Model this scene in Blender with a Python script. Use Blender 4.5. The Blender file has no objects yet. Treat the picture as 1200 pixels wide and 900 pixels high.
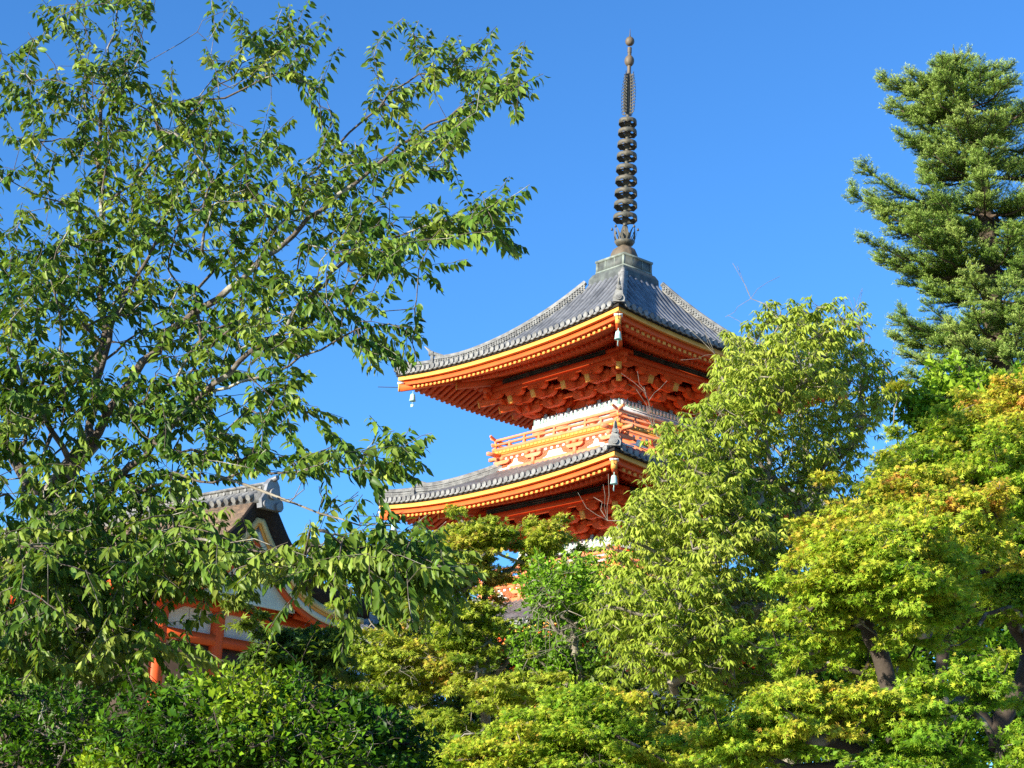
import bpy, math, random
import numpy as np
from mathutils import Matrix, Vector, Euler

R = math.radians
rng = np.random.default_rng(11)
S = bpy.context.scene
COL = S.collection

# ------------------------------------------------------------------ camera
PITCH, ROLL, FPX = 16.82, 2.60, 2000.0
CAMZ = 1.6
cam_d = bpy.data.cameras.new('camera')
cam_d.sensor_width = 36.0
cam_d.lens = FPX / 1200.0 * 36.0
cam_d.clip_start = 0.1
cam_d.clip_end = 6000
cam = bpy.data.objects.new('camera', cam_d)
COL.objects.link(cam)
CAM_M = Matrix.Translation((0, 0, CAMZ)) @ Matrix.Rotation(R(90 + PITCH), 4, 'X') @ Matrix.Rotation(R(ROLL), 4, 'Z')
cam.matrix_world = CAM_M
S.camera = cam

# ------------------------------------------------------------------ light
SUN_AZ_BEHIND = 52.5      # degrees left of straight behind the camera
SUN_EL = 15.6
SKY_STRENGTH = 0.10
SUN_STRENGTH = 5.0
EXPOSURE = 1.3
w = bpy.data.worlds.new('World')
S.world = w
w.use_nodes = True
wn, wl = w.node_tree.nodes, w.node_tree.links
wn.clear()
sky = wn.new('ShaderNodeTexSky')
sky.sky_type = 'NISHITA'
sky.sun_disc = False
sky.sun_elevation = R(SUN_EL)
sdir = Vector((-math.sin(R(SUN_AZ_BEHIND)), -math.cos(R(SUN_AZ_BEHIND)), math.tan(R(SUN_EL)))).normalized()
sky.sun_rotation = math.atan2(sdir.x, sdir.y)
sky.altitude = 100
sky.air_density = 1.0
sky.dust_density = 0.35
sky.ozone_density = 3.0
hs = wn.new('ShaderNodeMix')            # camera-white-balance of the sky light
hs.data_type = 'RGBA'
hs.blend_type = 'MULTIPLY'
hs.inputs[0].default_value = 1.0
hs.inputs[7].default_value = (0.405, 0.80, 1.19, 1)
bg = wn.new('ShaderNodeBackground')
bg.inputs['Strength'].default_value = SKY_STRENGTH
wo = wn.new('ShaderNodeOutputWorld')
wl.new(sky.outputs[0], hs.inputs[6])
wl.new(hs.outputs[2], bg.inputs['Color'])
wl.new(bg.outputs[0], wo.inputs['Surface'])
sun_d = bpy.data.lights.new('sun', 'SUN')
sun_d.energy = SUN_STRENGTH
sun_d.angle = R(0.5)
sun_d.color = (1.0, 0.91, 0.74)
sun = bpy.data.objects.new('sun', sun_d)
COL.objects.link(sun)
sun.rotation_euler = (-sdir).to_track_quat('-Z', 'Y').to_euler()
sun.location = (-60, -40, 60)
S.view_settings.view_transform = 'Standard'
S.view_settings.look = 'None'
S.view_settings.exposure = EXPOSURE
S.view_settings.gamma = 1.0
S.view_settings.use_curve_mapping = False
S.cycles.max_bounces = 8
S.cycles.diffuse_bounces = 6
S.cycles.glossy_bounces = 2
S.cycles.transmission_bounces = 5
S.cycles.caustics_reflective = False
S.cycles.caustics_refractive = False
S.cycles.use_denoising = False
S.render.filter_size = 1.2

# ------------------------------------------------------------------ helpers
CM = np.array(CAM_M)


def at(px, py, Y):
    """world point seen at photo pixel (1200x900) standing Y metres ahead of the camera"""
    d = CM[:3, :3] @ np.array([(px - 600) / FPX, -(py - 450) / FPX, -1.0])
    return np.array([0, 0, CAMZ]) + d * (Y / d[1])


def ground_z(x, y):
    t = np.clip((y - 4.0) / 60.0, -0.2, 1.0)
    return 4.9 * t + 0.0 * x


class MB:
    """collects shapes into one mesh"""

    def __init__(self):
        self.v, self.f, self.n = [], [], 0
        self.attr = []

    def add(self, verts, faces, tint=0.0):
        verts = np.asarray(verts, float)
        self.v.append(verts)
        faces = np.asarray(faces, dtype=np.int64)
        self.f.append(faces + self.n)
        self.n += len(verts)
        self.attr.append(np.full(len(verts), tint) if np.isscalar(tint) else np.asarray(tint, float))
        return self

    def box(self, c, s, rz=0.0):
        x, y, z = np.array(s) / 2
        v = np.array([(i * x, j * y, k * z) for k in (-1, 1) for j in (-1, 1) for i in (-1, 1)], float)
        if rz:
            cc, ss = math.cos(rz), math.sin(rz)
            v = np.c_[v[:, 0] * cc - v[:, 1] * ss, v[:, 0] * ss + v[:, 1] * cc, v[:, 2]]
        return self.add(v + np.array(c), BOXF)

    def box2(self, a, b):
        a, b = np.minimum(a, b), np.maximum(a, b)
        return self.box((a + b) / 2, b - a)

    def beam(self, p0, p1, wd, ht, up=(0, 0, 1)):
        p0, p1 = np.array(p0, float), np.array(p1, float)
        d = p1 - p0
        d /= np.linalg.norm(d)
        s = np.cross(d, up)
        s /= np.linalg.norm(s)
        u = np.cross(s, d)
        v = []
        for p in (p0, p1):
            for j in (-1, 1):
                for i in (-1, 1):
                    v.append(p + s * i * wd / 2 + u * j * ht / 2)
        return self.add(v, [(0, 1, 3, 2), (4, 6, 7, 5), (0, 4, 5, 1), (2, 3, 7, 6), (0, 2, 6, 4), (1, 5, 7, 3)])

    def prism(self, poly, o, ex, ey, ez, th):
        """closed outline poly (2d, counter clockwise) in plane ex,ey at o extruded along ez by th"""
        o, ex, ey, ez = (np.array(q, float) for q in (o, ex, ey, ez))
        P = np.array([o + a * ex + b * ey for a, b in poly])
        n = len(P)
        V = np.r_[P, P + ez * th]
        for i in range(n):
            j = (i + 1) % n
            self.add(V[[i, j, n + j, n + i]], [(0, 1, 2, 3)])
        # fans from centroid
        for Q, fl in ((P, True), (P + ez * th, False)):
            c = Q.mean(0)
            W = np.r_[Q, [c]]
            F = [(i, (i + 1) % n, n) for i in range(n)]
            if fl:
                F = [q[::-1] for q in F]
            self.add(W, F)
        return self

    def tube(self, pts, rad, n=6, cap=True):
        P = np.asarray(pts, float)
        m = len(P)
        r = np.full(m, rad) if np.isscalar(rad) else np.asarray(rad, float)
        T = np.gradient(P, axis=0)
        T /= np.linalg.norm(T, axis=1)[:, None] + 1e-9
        ref = np.array([0.31, 0.17, 0.93]) if abs(T[0, 2]) < .8 else np.array([1, .2, .1])
        A = np.cross(T, ref)
        A /= np.linalg.norm(A, axis=1)[:, None] + 1e-9
        B = np.cross(T, A)
        th = np.linspace(0, 2 * np.pi, n, endpoint=False)
        V = P[:, None] + r[:, None, None] * (A[:, None] * np.cos(th)[None, :, None] + B[:, None] * np.sin(th)[None, :, None])
        V = V.reshape(-1, 3)
        i = np.arange(m - 1)[:, None] * n
        k = np.arange(n)[None]
        k2 = (k + 1) % n
        F = np.stack([i + k, i + k2, i + n + k2, i + n + k], -1).reshape(-1, 4)
        self.add(V, F)
        if cap:
            for ring, c, fl in ((V[:n], P[0], False), (V[-n:], P[-1], True)):
                W = np.r_[ring, [c]]
                F = [(a, (a + 1) % n, n) for a in range(n)]
                if not fl:
                    F = [q[::-1] for q in F]
                self.add(W, F)
        return self

    def lathe(self, prof, n=16, c=(0, 0, 0), mod=None):
        """prof: (radius, z) list; mod(theta, k) radius multiplier"""
        th = np.linspace(0, 2 * np.pi, n, endpoint=False)
        V = []
        for k, (r, z) in enumerate(prof):
            rr = r * (np.ones(n) if mod is None else mod(th, k))
            V.append(np.c_[rr * np.cos(th), rr * np.sin(th), np.full(n, z)])
        V = np.concatenate(V) + np.array(c)
        m = len(prof)
        i = np.arange(m - 1)[:, None] * n
        k = np.arange(n)[None]
        k2 = (k + 1) % n
        F = np.stack([i + k, i + k2, i + n + k2, i + n + k], -1).reshape(-1, 4)
        return self.add(V, F)

    def grid(self, G):
        G = np.asarray(G, float)
        a, b = G.shape[:2]
        i = np.arange(a - 1)[:, None] * b
        k = np.arange(b - 1)[None]
        F = np.stack([i + k, i + k + 1, i + b + k + 1, i + b + k], -1).reshape(-1, 4)
        return self.add(G.reshape(-1, 3), F)

    def rot4(self):
        """repeat everything so far at 90, 180, 270 degrees about z"""
        v0, f0, a0, n0 = list(self.v), list(self.f), list(self.attr), self.n
        for k in (1, 2, 3):
            c, s = (0, 1, -1, 0)[0 if k == 1 else 2 if k == 2 else 0], None
            c, s = ((0, 1), (-1, 0), (0, -1))[k - 1]
            for v, f, a in zip(v0, f0, a0):
                self.v.append(np.c_[v[:, 0] * c - v[:, 1] * s, v[:, 0] * s + v[:, 1] * c, v[:, 2]])
                self.f.append(f + n0 * k)
                self.attr.append(a)
        self.n = n0 * 4
        return self

    def build4(self, name, mat, parent):
        o = self.build(name, mat, parent)
        for k in (1, 2, 3):
            c = o.copy()
            COL.objects.link(c)
            c.parent = parent
            c.rotation_euler = (0, 0, k * math.pi / 2)
        return o

    def build(self, name, mat, parent=None, smooth=False, origin=None, tint=False):
        me = bpy.data.meshes.new(name)
        V = np.concatenate(self.v)
        if origin is not None:
            V = V - np.asarray(origin)
        by = {3: [], 4: []}
        for f in self.f:
            if len(f):
                by[f.shape[1]].append(f)
        tri = np.concatenate(by[3]) if by[3] else np.zeros((0, 3), int)
        quad = np.concatenate(by[4]) if by[4] else np.zeros((0, 4), int)
        me.vertices.add(len(V))
        me.vertices.foreach_set('co', V.astype(np.float32).ravel())
        nl = tri.size + quad.size
        me.loops.add(nl)
        me.loops.foreach_set('vertex_index', np.r_[tri.ravel(), quad.ravel()].astype(np.int32))
        me.polygons.add(len(tri) + len(quad))
        ls = np.r_[np.arange(len(tri)) * 3, tri.size + np.arange(len(quad)) * 4]
        me.polygons.foreach_set('loop_start', ls.astype(np.int32))
        me.update(calc_edges=True)
        me.validate()
        if smooth:
            me.polygons.foreach_set('use_smooth', np.ones(len(me.polygons), bool))
        if tint:
            a = me.attributes.new('tint', 'FLOAT', 'POINT')
            a.data.foreach_set('value', np.concatenate(self.attr).astype(np.float32))
        me.materials.append(mat)
        o = bpy.data.objects.new(name, me)
        COL.objects.link(o)
        if parent is not None:
            o.parent = parent
        return o


BOXF = [(0, 2, 3, 1), (4, 5, 7, 6), (0, 1, 5, 4), (2, 6, 7, 3), (0, 4, 6, 2), (1, 3, 7, 5)]


def thing(name, label, cat, loc=(0, 0, 0), rz=0.0, group=None):
    o = bpy.data.objects.new(name, None)
    o.empty_display_size = 0.3
    COL.objects.link(o)
    o.location = loc
    o.rotation_euler = (0, 0, rz)
    o['label'] = label
    o['category'] = cat
    if group:
        o['group'] = group
    return o


def copy_part(o, parent):
    c = o.copy()
    COL.objects.link(c)
    c.parent = parent
    return c


# ------------------------------------------------------------------ materials
def mat(name, col, rough=0.6, var=0.15, scale=3.0, col2=None, bump=0.0, bscale=20.0, spec=0.3, metal=0.0, detail=4.0, stretch=None, thr=None):
    m = bpy.data.materials.new(name)
    m.use_nodes = True
    n, l = m.node_tree.nodes, m.node_tree.links
    p = n['Principled BSDF']
    p.inputs['Roughness'].default_value = rough
    p.inputs['Specular IOR Level'].default_value = spec
    p.inputs['Metallic'].default_value = metal
    tc = n.new('ShaderNodeTexCoord')
    src = tc.outputs['Object']
    if stretch:
        mp = n.new('ShaderNodeMapping')
        mp.inputs['Scale'].default_value = stretch
        l.new(src, mp.inputs[0])
        src = mp.outputs[0]
    nz = n.new('ShaderNodeTexNoise')
    nz.inputs['Scale'].default_value = scale
    nz.inputs['Detail'].default_value = detail
    l.new(src, nz.inputs['Vector'])
    mx = n.new('ShaderNodeMix')
    mx.data_type = 'RGBA'
    c = np.array(col)
    c2 = np.array(col2) if col2 is not None else c * (1 - 2 * var)
    mx.inputs[6].default_value = (*(c * (1 + var) if col2 is None else c), 1)
    mx.inputs[7].default_value = (*c2, 1)
    rp = n.new('ShaderNodeMapRange')
    lo, hi = thr or (0.35, 0.68)
    rp.inputs[1].default_value = lo
    rp.inputs[2].default_value = hi
    l.new(nz.outputs[0], rp.inputs[0])
    l.new(rp.outputs[0], mx.inputs[0])
    l.new(mx.outputs[2], p.inputs['Base Color'])
    if bump:
        nb = n.new('ShaderNodeTexNoise')
        nb.inputs['Scale'].default_value = bscale
        nb.inputs['Detail'].default_value = 5
        l.new(src, nb.inputs['Vector'])
        bp = n.new('ShaderNodeBump')
        bp.inputs['Strength'].default_value = bump
        bp.inputs['Distance'].default_value = 0.03
        l.new(nb.outputs[0], bp.inputs['Height'])
        l.new(bp.outputs[0], p.inputs['Normal'])
    return m


def leaf_mat(name, cols, trans=0.35, rough=0.42, spec=0.35, tcol=None):
    """cols: colours along the leaf's own tint 0..1; small random step per leaf"""
    m = bpy.data.materials.new(name)
    m.use_nodes = True
    n, l = m.node_tree.nodes, m.node_tree.links
    p = n['Principled BSDF']
    out = n['Material Output']
    p.inputs['Roughness'].default_value = rough
    p.inputs['Specular IOR Level'].default_value = spec
    at_ = n.new('ShaderNodeAttribute')
    at_.attribute_name = 'tint'
    rp = n.new('ShaderNodeValToRGB')
    e = rp.color_ramp.elements
    for i, c in enumerate(cols):
        t = i / (len(cols) - 1)
        if i == 0:
            q = e[0]
            q.position = 0
        elif i == len(cols) - 1:
            q = e[-1]
            q.position = 1
        else:
            q = e.new(t)
        q.color = (*c, 1)
    l.new(at_.outputs['Fac'], rp.inputs[0])
    geo = n.new('ShaderNodeNewGeometry')
    hv = n.new('ShaderNodeHueSaturation')
    ml = n.new('ShaderNodeMapRange')
    ml.inputs[3].default_value = 0.62
    ml.inputs[4].default_value = 1.38
    l.new(geo.outputs['Random Per Island'], ml.inputs[0])
    l.new(ml.outputs[0], hv.inputs['Value'])
    l.new(rp.outputs[0], hv.inputs['Color'])
    l.new(hv.outputs[0], p.inputs['Base Color'])
    tr = n.new('ShaderNodeBsdfTranslucent')
    tm = n.new('ShaderNodeMix')
    tm.data_type = 'RGBA'
    tm.blend_type = 'MULTIPLY'
    tm.inputs[0].default_value = 1.0
    tm.inputs[7].default_value = (*(tcol or (1.25, 1.15, 0.5)), 1)
    l.new(hv.outputs[0], tm.inputs[6])
    l.new(tm.outputs[2], tr.inputs['Color'])
    mx = n.new('ShaderNodeMixShader')
    mx.inputs[0].default_value = trans
    l.new(p.outputs[0], mx.inputs[1])
    l.new(tr.outputs[0], mx.inputs[2])
    l.new(mx.outputs[0], out.inputs['Surface'])
    return m


M = {}
M['vermilion'] = mat('vermilion_paint', (0.70, 0.11, 0.022), 0.55, 0.12, 2.3, col2=(0.60, 0.085, 0.02), spec=0.25, detail=8)
M['vermilion_faded'] = mat('sun_faded_vermilion', (0.74, 0.20, 0.075), 0.6, 0.10, 2.6, col2=(0.66, 0.25, 0.14), detail=8)
M['yellow'] = mat('ochre_paint', (0.76, 0.36, 0.075), 0.5, 0.08, 2.0)
M['tile'] = mat('grey_roof_tile', (0.24, 0.245, 0.26), 0.45, 0.3, 2.2, bump=0.3, bscale=9, spec=0.5, col2=(0.12, 0.125, 0.135), metal=0.35)
M['tile_edge'] = mat('weathered_eave_tile', (0.24, 0.24, 0.235), 0.6, 0.3, 6.0, col2=(0.10, 0.10, 0.10), bump=0.3)
M['ridge'] = mat('ridge_tile_plaster', (0.27, 0.27, 0.26), 0.65, 0.3, 5.0, col2=(0.12, 0.12, 0.12), bump=0.3)
M['dark'] = mat('eave_gap_shade', (0.022, 0.018, 0.015), 0.8, 0.2)
M['ceiling'] = mat('dark_green_lattice', (0.055, 0.055, 0.045), 0.7, 0.3)
M['white'] = mat('white_paint', (0.72, 0.71, 0.68), 0.6, 0.06, 3.0)
M['panel'] = mat('lavender_grey_panel', (0.42, 0.41, 0.43), 0.7, 0.2, 7.0, col2=(0.22, 0.22, 0.24))
M['teal'] = mat('pale_green_paint', (0.20, 0.33, 0.32), 0.6, 0.15, 6.0)
M['greypaint'] = mat('grey_blue_painted_pattern', (0.30, 0.33, 0.37), 0.6, 0.25, 5.0, col2=(0.50, 0.50, 0.54))
M['copper'] = mat('verdigris_bell', (0.42, 0.68, 0.64), 0.5, 0.15, 8.0)
M['bronze'] = mat('weathered_bronze', (0.115, 0.10, 0.075), 0.6, 0.3, 6.0, col2=(0.055, 0.06, 0.052), bump=0.3)
M['bronze_brown'] = mat('brown_bronze', (0.15, 0.11, 0.072), 0.6, 0.3, 6.0, col2=(0.08, 0.068, 0.052), stretch=(1, 1, .3))
M['boxcopper'] = mat('patinated_copper_box', (0.11, 0.125, 0.115), 0.55, 0.3, 4.0, col2=(0.05, 0.055, 0.055))
M['patina'] = mat('copper_sheet_edge', (0.19, 0.22, 0.195), 0.5, 0.2, 4.0)
M['bark_cherry'] = mat('grey_cherry_bark', (0.10, 0.08, 0.065), 0.85, 0.3, 4.0, col2=(0.34, 0.33, 0.27), bump=0.7, bscale=22, thr=(.53, .68))
M['bark_grey'] = mat('pale_grey_bark', (0.27, 0.24, 0.19), 0.85, 0.3, 6.0, col2=(0.11, 0.095, 0.075), bump=0.5, bscale=25)
M['bark_dark'] = mat('dark_bark_with_lichen', (0.055, 0.043, 0.034), 0.9, 0.3, 3.2, col2=(0.30, 0.28, 0.235), bump=0.6, bscale=18, thr=(.54, .66))
M['bark_fir'] = mat('fir_bark', (0.085, 0.062, 0.045), 0.9, 0.3, 6.0, bump=0.6)
M['lichen'] = mat('lichen_crust', (0.42, 0.42, 0.35), 0.95, 0.3, 12.0, col2=(0.12, 0.11, 0.085), bump=1.0, bscale=30)
M['soil'] = mat('pale_gravel_and_moss', (0.42, 0.36, 0.26), 0.95, 0.3, 0.8, col2=(0.30, 0.27, 0.17), bump=0.6, bscale=4)
M['bark_roof'] = mat('cypress_bark_thatch', (0.19, 0.125, 0.08), 0.9, 0.3, 9.0, col2=(0.085, 0.062, 0.048), bump=0.8, bscale=40)
M['thatch_edge'] = mat('dark_thatch_edge', (0.028, 0.02, 0.017), 0.8, 0.3, 12, bump=0.5, bscale=60, stretch=(1, 1, 9))
M['cream'] = mat('cream_board', (0.66, 0.50, 0.24), 0.6, 0.1, 4.0)
M['plaster'] = mat('pale_plaster', (0.62, 0.66, 0.55), 0.8, 0.08, 2.0)
M['stone'] = mat('grey_stone', (0.30, 0.29, 0.27), 0.85, 0.2, 4, bump=0.4)
M['brown'] = mat('weathered_brown_timber', (0.075, 0.05, 0.036), 0.8, 0.2, 3.0)
M['wire'] = mat('dark_wire', (0.05, 0.05, 0.055), 0.5, 0.1)

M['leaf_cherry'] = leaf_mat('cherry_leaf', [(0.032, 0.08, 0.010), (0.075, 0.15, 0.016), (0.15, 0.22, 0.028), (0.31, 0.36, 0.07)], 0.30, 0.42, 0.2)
M['leaf_yellow'] = leaf_mat('yellow_green_leaf', [(0.15, 0.24, 0.015), (0.30, 0.375, 0.045), (0.42, 0.45, 0.085)], 0.36, 0.45, 0.2, tcol=(1.1, 1.2, .5))
M['leaf_maple'] = leaf_mat('maple_leaf', [(0.15, 0.30, 0.02), (0.34, 0.45, 0.035), (0.54, 0.47, 0.05), (0.60, 0.27, 0.07)], 0.42, 0.5, 0.15, tcol=(1.1, 1.2, .5))
M['leaf_maple_green'] = leaf_mat('green_maple_leaf', [(0.13, 0.22, 0.018), (0.29, 0.36, 0.032), (0.42, 0.42, 0.05), (0.56, 0.28, 0.07)], 0.42, 0.5, 0.15, tcol=(1.1, 1.2, .5))
M['leaf_bush'] = leaf_mat('bush_leaf', [(0.022, 0.07, 0.004), (0.07, 0.16, 0.006), (0.27, 0.36, 0.018)], 0.25, 0.42, 0.12)
M['leaf_broad'] = leaf_mat('broad_leaf', [(0.09, 0.20, 0.016), (0.18, 0.33, 0.02), (0.29, 0.42, 0.035)], 0.36, 0.42, 0.2, tcol=(1.1, 1.2, .5))
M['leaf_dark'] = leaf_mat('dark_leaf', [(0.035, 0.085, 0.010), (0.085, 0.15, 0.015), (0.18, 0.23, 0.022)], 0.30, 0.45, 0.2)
M['needle'] = leaf_mat('fir_needle', [(0.04, 0.11, 0.018), (0.16, 0.27, 0.036), (0.38, 0.48, 0.12)], 0.18, 0.45, 0.25)

# ------------------------------------------------------------------ terrain
xs = np.r_[-3000, -1200, -500, np.linspace(-120, 120, 61), 500, 1200, 3000]
ys = np.r_[-3000, -1000, -300, np.linspace(-60, 160, 81), 400, 1200, 3000]
X, Y = np.meshgrid(xs, ys)
Z = ground_z(X, Y) + 0.12 * np.sin(X * .21 + 1) * np.sin(Y * .17) - np.clip((Y - 70) / 90, 0, 1) * 9
MB().grid(np.stack([X, Y, Z], -1)).build('ground', M['soil'], smooth=True)['kind'] = 'structure'

# ------------------------------------------------------------------ pagoda
PD, PYAW = 56.62, R(3.813)
P_LOC = np.array([PD * math.sin(PYAW), PD * math.cos(PYAW)])
P_Z = float(ground_z(P_LOC[0], P_LOC[1]))
pagoda = thing('pagoda', 'vermilion three storied pagoda with grey tiled roofs and tall bronze spire', 'pagoda',
               (P_LOC[0], P_LOC[1], P_Z), R(45 - 4.79))
ZO = CAMZ - P_Z          # z measured from the eye -> z in the pagoda's frame
UP = 0.31                # lift of the eave corners


def eave_z(zm, s, k=1.0):
    return zm + UP * k * np.abs(s) ** 2.2


def ribbon(mb, h_out, h_in, zb, zt, zm, k=1.0, n=28):
    """mitred bar along the -x side, its top and bottom following the eave curve"""
    s = np.linspace(-1, 1, n)
    e = eave_z(zm, s, k)
    G = [np.c_[-h * np.ones(n), s * h, e + z] for h, z in ((h_out, zb), (h_out, zt), (h_in, zt), (h_in, zb), (h_out, zb))]
    mb.grid(np.stack(G))


def roof_tier(zc, a, h0, zt, k, top=False, label=None):
    zc, zt = zc + ZO, zt + ZO
    zm = zc - UP

    def surf(h, y):
        t = (h - h0) / (a - h0)
        s = np.abs(y) / np.maximum(h, .01)
        return zm + (zt - zm) * ((1 - t) * (1 - k * t)) + UP * np.clip(t, 0, 1) ** 1.5 * s ** 2.2

    # tiled slopes
    mb = MB()
    hh = np.linspace(h0, a, 16)
    ss = np.linspace(-1, 1, 41)
    H, Sg = np.meshgrid(hh, ss, indexing='ij')
    mb.grid(np.stack([-H, Sg * H, surf(H, Sg * H)], -1)[::-1])
    pitch = 0.262
    ny = int((a - .1) / pitch)
    rows = [j * pitch for j in range(-ny, ny + 1)]
    for y in rows:
        hs_ = max(h0, abs(y) + .04)
        if a - hs_ < .15:
            continue
        m = max(3, int((a - hs_) / .3) + 2)
        h = np.linspace(hs_, a + .03, m)
        z = surf(h, np.full(m, y))
        th = np.linspace(0, np.pi, 7)
        rad = 0.088
        jit = rng.normal(0, .004)
        ring = [np.c_[-h, np.full(m, y + jit) + rad * np.cos(t), z + .012 + rad * 1.05 * np.sin(t)] for t in th]
        mb.grid(np.stack(ring))
    mb.rot4()
    roof = mb.build('roof', M['tile'], pagoda, smooth=False)
    if label:
        roof['label'] = label
    # tile joints read from a bump along the slope
    # eave end tiles
    e = MB()
    for y in rows:
        z = float(surf(np.array(a), np.array(y)))
        th = np.linspace(0, 2 * np.pi, 12, endpoint=False)
        ring = np.c_[np.full(12, -(a + .045)), y + .098 * np.cos(th), z + .045 + .098 * np.sin(th)]
        back = ring + np.array([.09, 0, 0])
        V = np.r_[ring, back, ring * [1, 0, 0] + np.c_[np.zeros(12), y + .07 * np.cos(th), z + .045 + .07 * np.sin(th)] + [.012, 0, 0], [[-(a + .03), y, z + .045]]]
        F = []
        e.add(V[:24], [(i, (i + 1) % 12, 12 + (i + 1) % 12, 12 + i) for i in range(12)])
        e.add(np.r_[V[:12], V[24:36]], [(i, 12 + i, 12 + (i + 1) % 12, (i + 1) % 12) for i in range(12)])
        e.add(V[24:37], [(i, 12, (i + 1) % 12) for i in range(12)])
    for y in np.array(rows[:-1]) + pitch / 2:
        z = float(surf(np.array(a), np.array(y)))
        q = np.linspace(-1, 1, 5)
        lo = np.c_[np.full(5, -(a + .03)), y + q * .1, z - .075 + .035 * q * q]
        hi = np.c_[np.full(5, -(a + .01)), y + q * .1, z + .0 + .02 * q * q]
        bk = hi + [.2, 0, .03]
        e.grid(np.stack([lo + [.06, 0, 0], lo, hi, bk]))
    e.build4('eave_tiles', M['tile_edge'], roof)
    # under-eave boards
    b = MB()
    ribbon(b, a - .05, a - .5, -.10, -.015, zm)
    b.build4('eave_shadow_board', M['dark'], roof)  # near-black colour stands for the shade in the gap below the tiles
    b = MB()
    ribbon(b, a - .10, a - .5, -.235, -.095, zm)
    b.build4('ochre_eave_board', M['yellow'], roof)
    b = MB()
    ribbon(b, a - .24, a - .55, -.40, -.237, zm)
    # inner eave board carrying the flying rafters, and the lower one
    ribbon(b, a - 1.47, a - 1.66, -.035, .10, zm, .75)
    b.build4('eave_fascia', M['vermilion'], roof)
    # rafters
    r, yc = MB(), MB()
    soff = MB()
    sp = .232
    ho, hm, hi_ = a - .36, a - 1.56, a - 3.35
    n = int((ho - .2) / sp)
    wf = lambda h: np.clip((h - (a - 3.4)) / 3.4, 0, 1) ** .8
    zf = lambda h, y: zm - .44 + (ho - h) * .38 + UP * wf(h) * (abs(y) / max(h, .05)) ** 2.2
    zb = lambda h, y: zm - .10 + (hm - h) * .30 + UP * wf(h) * (abs(y) / max(h, .05)) ** 2.2
    for j in range(-n, n + 1):
        y = j * sp
        if abs(y) < ho - .12:
            h1 = max(hm - .1, abs(y) + .08)
            if ho - h1 > .05:
                r.beam((-ho, y, zf(ho, y)), (-h1, y, zf(h1, min(abs(y), h1))), .095, .115)
                yc.box((-ho - .006, y, zf(ho, y) + .004), (.016, .118, .130))
        if abs(y) < hm - .1:
            h1 = max(hi_, abs(y) + .08)
            if hm - h1 > .05:
                r.beam((-hm, y, zb(hm, y)), (-h1, y, zb(h1, min(abs(y), h1))), .105, .13)
    s = np.linspace(-1, 1, 25)
    for f, h_a, h_b in ((zf, ho + .05, hm - .1), (zb, hm + .03, hi_)):
        G = []
        for h in np.linspace(h_a, h_b, 4):
            G.append(np.c_[-h * np.ones(25), s * h, np.array([f(h, q * h) for q in s]) + .085])
        soff.grid(np.stack(G))
    r.build4('rafter_rows', M['vermilion'], roof)
    yc.build4('ochre_rafter_ends', M['yellow'], roof)
    soff.build4('soffit_boards', M['vermilion'], roof)
    # hip rafters with their gilt ends
    d = lambda h, z: (-h, -h, z)
    for nm, p0, p1, w_, h_ in (('hip_rafter', d(hi_, zb(hi_, hi_) - .15), d(hm - .02, zb(hm, hm) - .13), .19, .30), ('flying_hip_rafter', d(hm - .2, zf(hm, hm) - .02), d(ho + .20, zf(ho, ho) - .04), .17, .24)):
        q0 = MB()
        q0.beam(p0, p1, w_, h_)
        q0.build4(nm, M['vermilion'], roof)
        dv = np.array([-1, -1, 0]) * .035
        q0 = MB()
        q0.beam(p1, np.array(p1) + dv, w_ + .01, h_ + .01)
        q0.build4('gilt_rafter_cap', M['yellow'], roof)
    wc = MB()
    wc.beam(d(ho + .10, zf(ho, ho) + .11), d(ho + .26, zf(ho, ho) + .11), .26, .05)
    wc.build4('white_rafter_cap', M['white'], roof)
    # hip ridges
    proto = []
    g = MB()
    hs1 = np.linspace(h0 + (.15 if top else .0), a - .98, 20)
    z1 = np.array([float(surf(h, h)) for h in hs1])
    lift = np.clip((hs1 - (a - 1.9)) / .9, 0, 1) ** 2 * .10

    def sweep(h, z, lay):
        # lay: (halfwidth, z0, z1) stacked courses
        sd = np.array([1, -1, 0]) / 2 ** .5
        c = np.c_[-h, -h, z]
        for wv, a0, a1 in lay:
            L0, L1 = c + sd * wv + [0, 0, 1] * np.array(a0)[..., None], c - sd * wv + [0, 0, 1] * np.array(a0)[..., None]
            U0, U1 = c + sd * wv + [0, 0, 1] * np.array(a1)[..., None], c - sd * wv + [0, 0, 1] * np.array(a1)[..., None]
            g.grid(np.stack([L0, U0, U1, L1, L0]))
            for i in (0, -1):
                g.add([L0[i], U0[i], U1[i], L1[i]], [(0, 1, 2, 3)])
        top_ = c + [0, 0, 1] * (np.array(lay[-1][2]) + .02)[..., None]
        g.tube(top_, .095, 8)
        # lattice of half round tiles on both flanks
        for i in range(len(h) * 3):
            t = (i + .5) / (len(h) * 3) * (len(h) - 1)
            k = int(t)
            p = c[k] + (c[min(k + 1, len(c) - 1)] - c[k]) * (t - k)
            aa = np.interp(t, np.arange(len(h)), lay[0][2]) if not np.isscalar(lay[0][2]) else lay[0][2]
            for q in (-1, 1):
                for zz, rr in ((.07, .045), (.145, .035)):
                    g.tube([p + sd * q * (lay[0][0] - .01) + [0, 0, zz], p + sd * q * (lay[0][0] + .035) + [0, 0, zz]], rr, 6)

    one = np.ones_like(hs1)
    sweep(hs1, z1 + lift, [(.13, -.06 * one, .19 * one), (.165, .19 * one, .225 * one), (.12, .225 * one, .25 * one)])
    hs2 = np.linspace(a - 1.0, a - .12, 8)
    z2 = np.array([float(surf(h, h)) for h in hs2])
    lf2 = np.linspace(0, 1, 8) ** 2 * .10
    one = np.ones_like(hs2)
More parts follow.
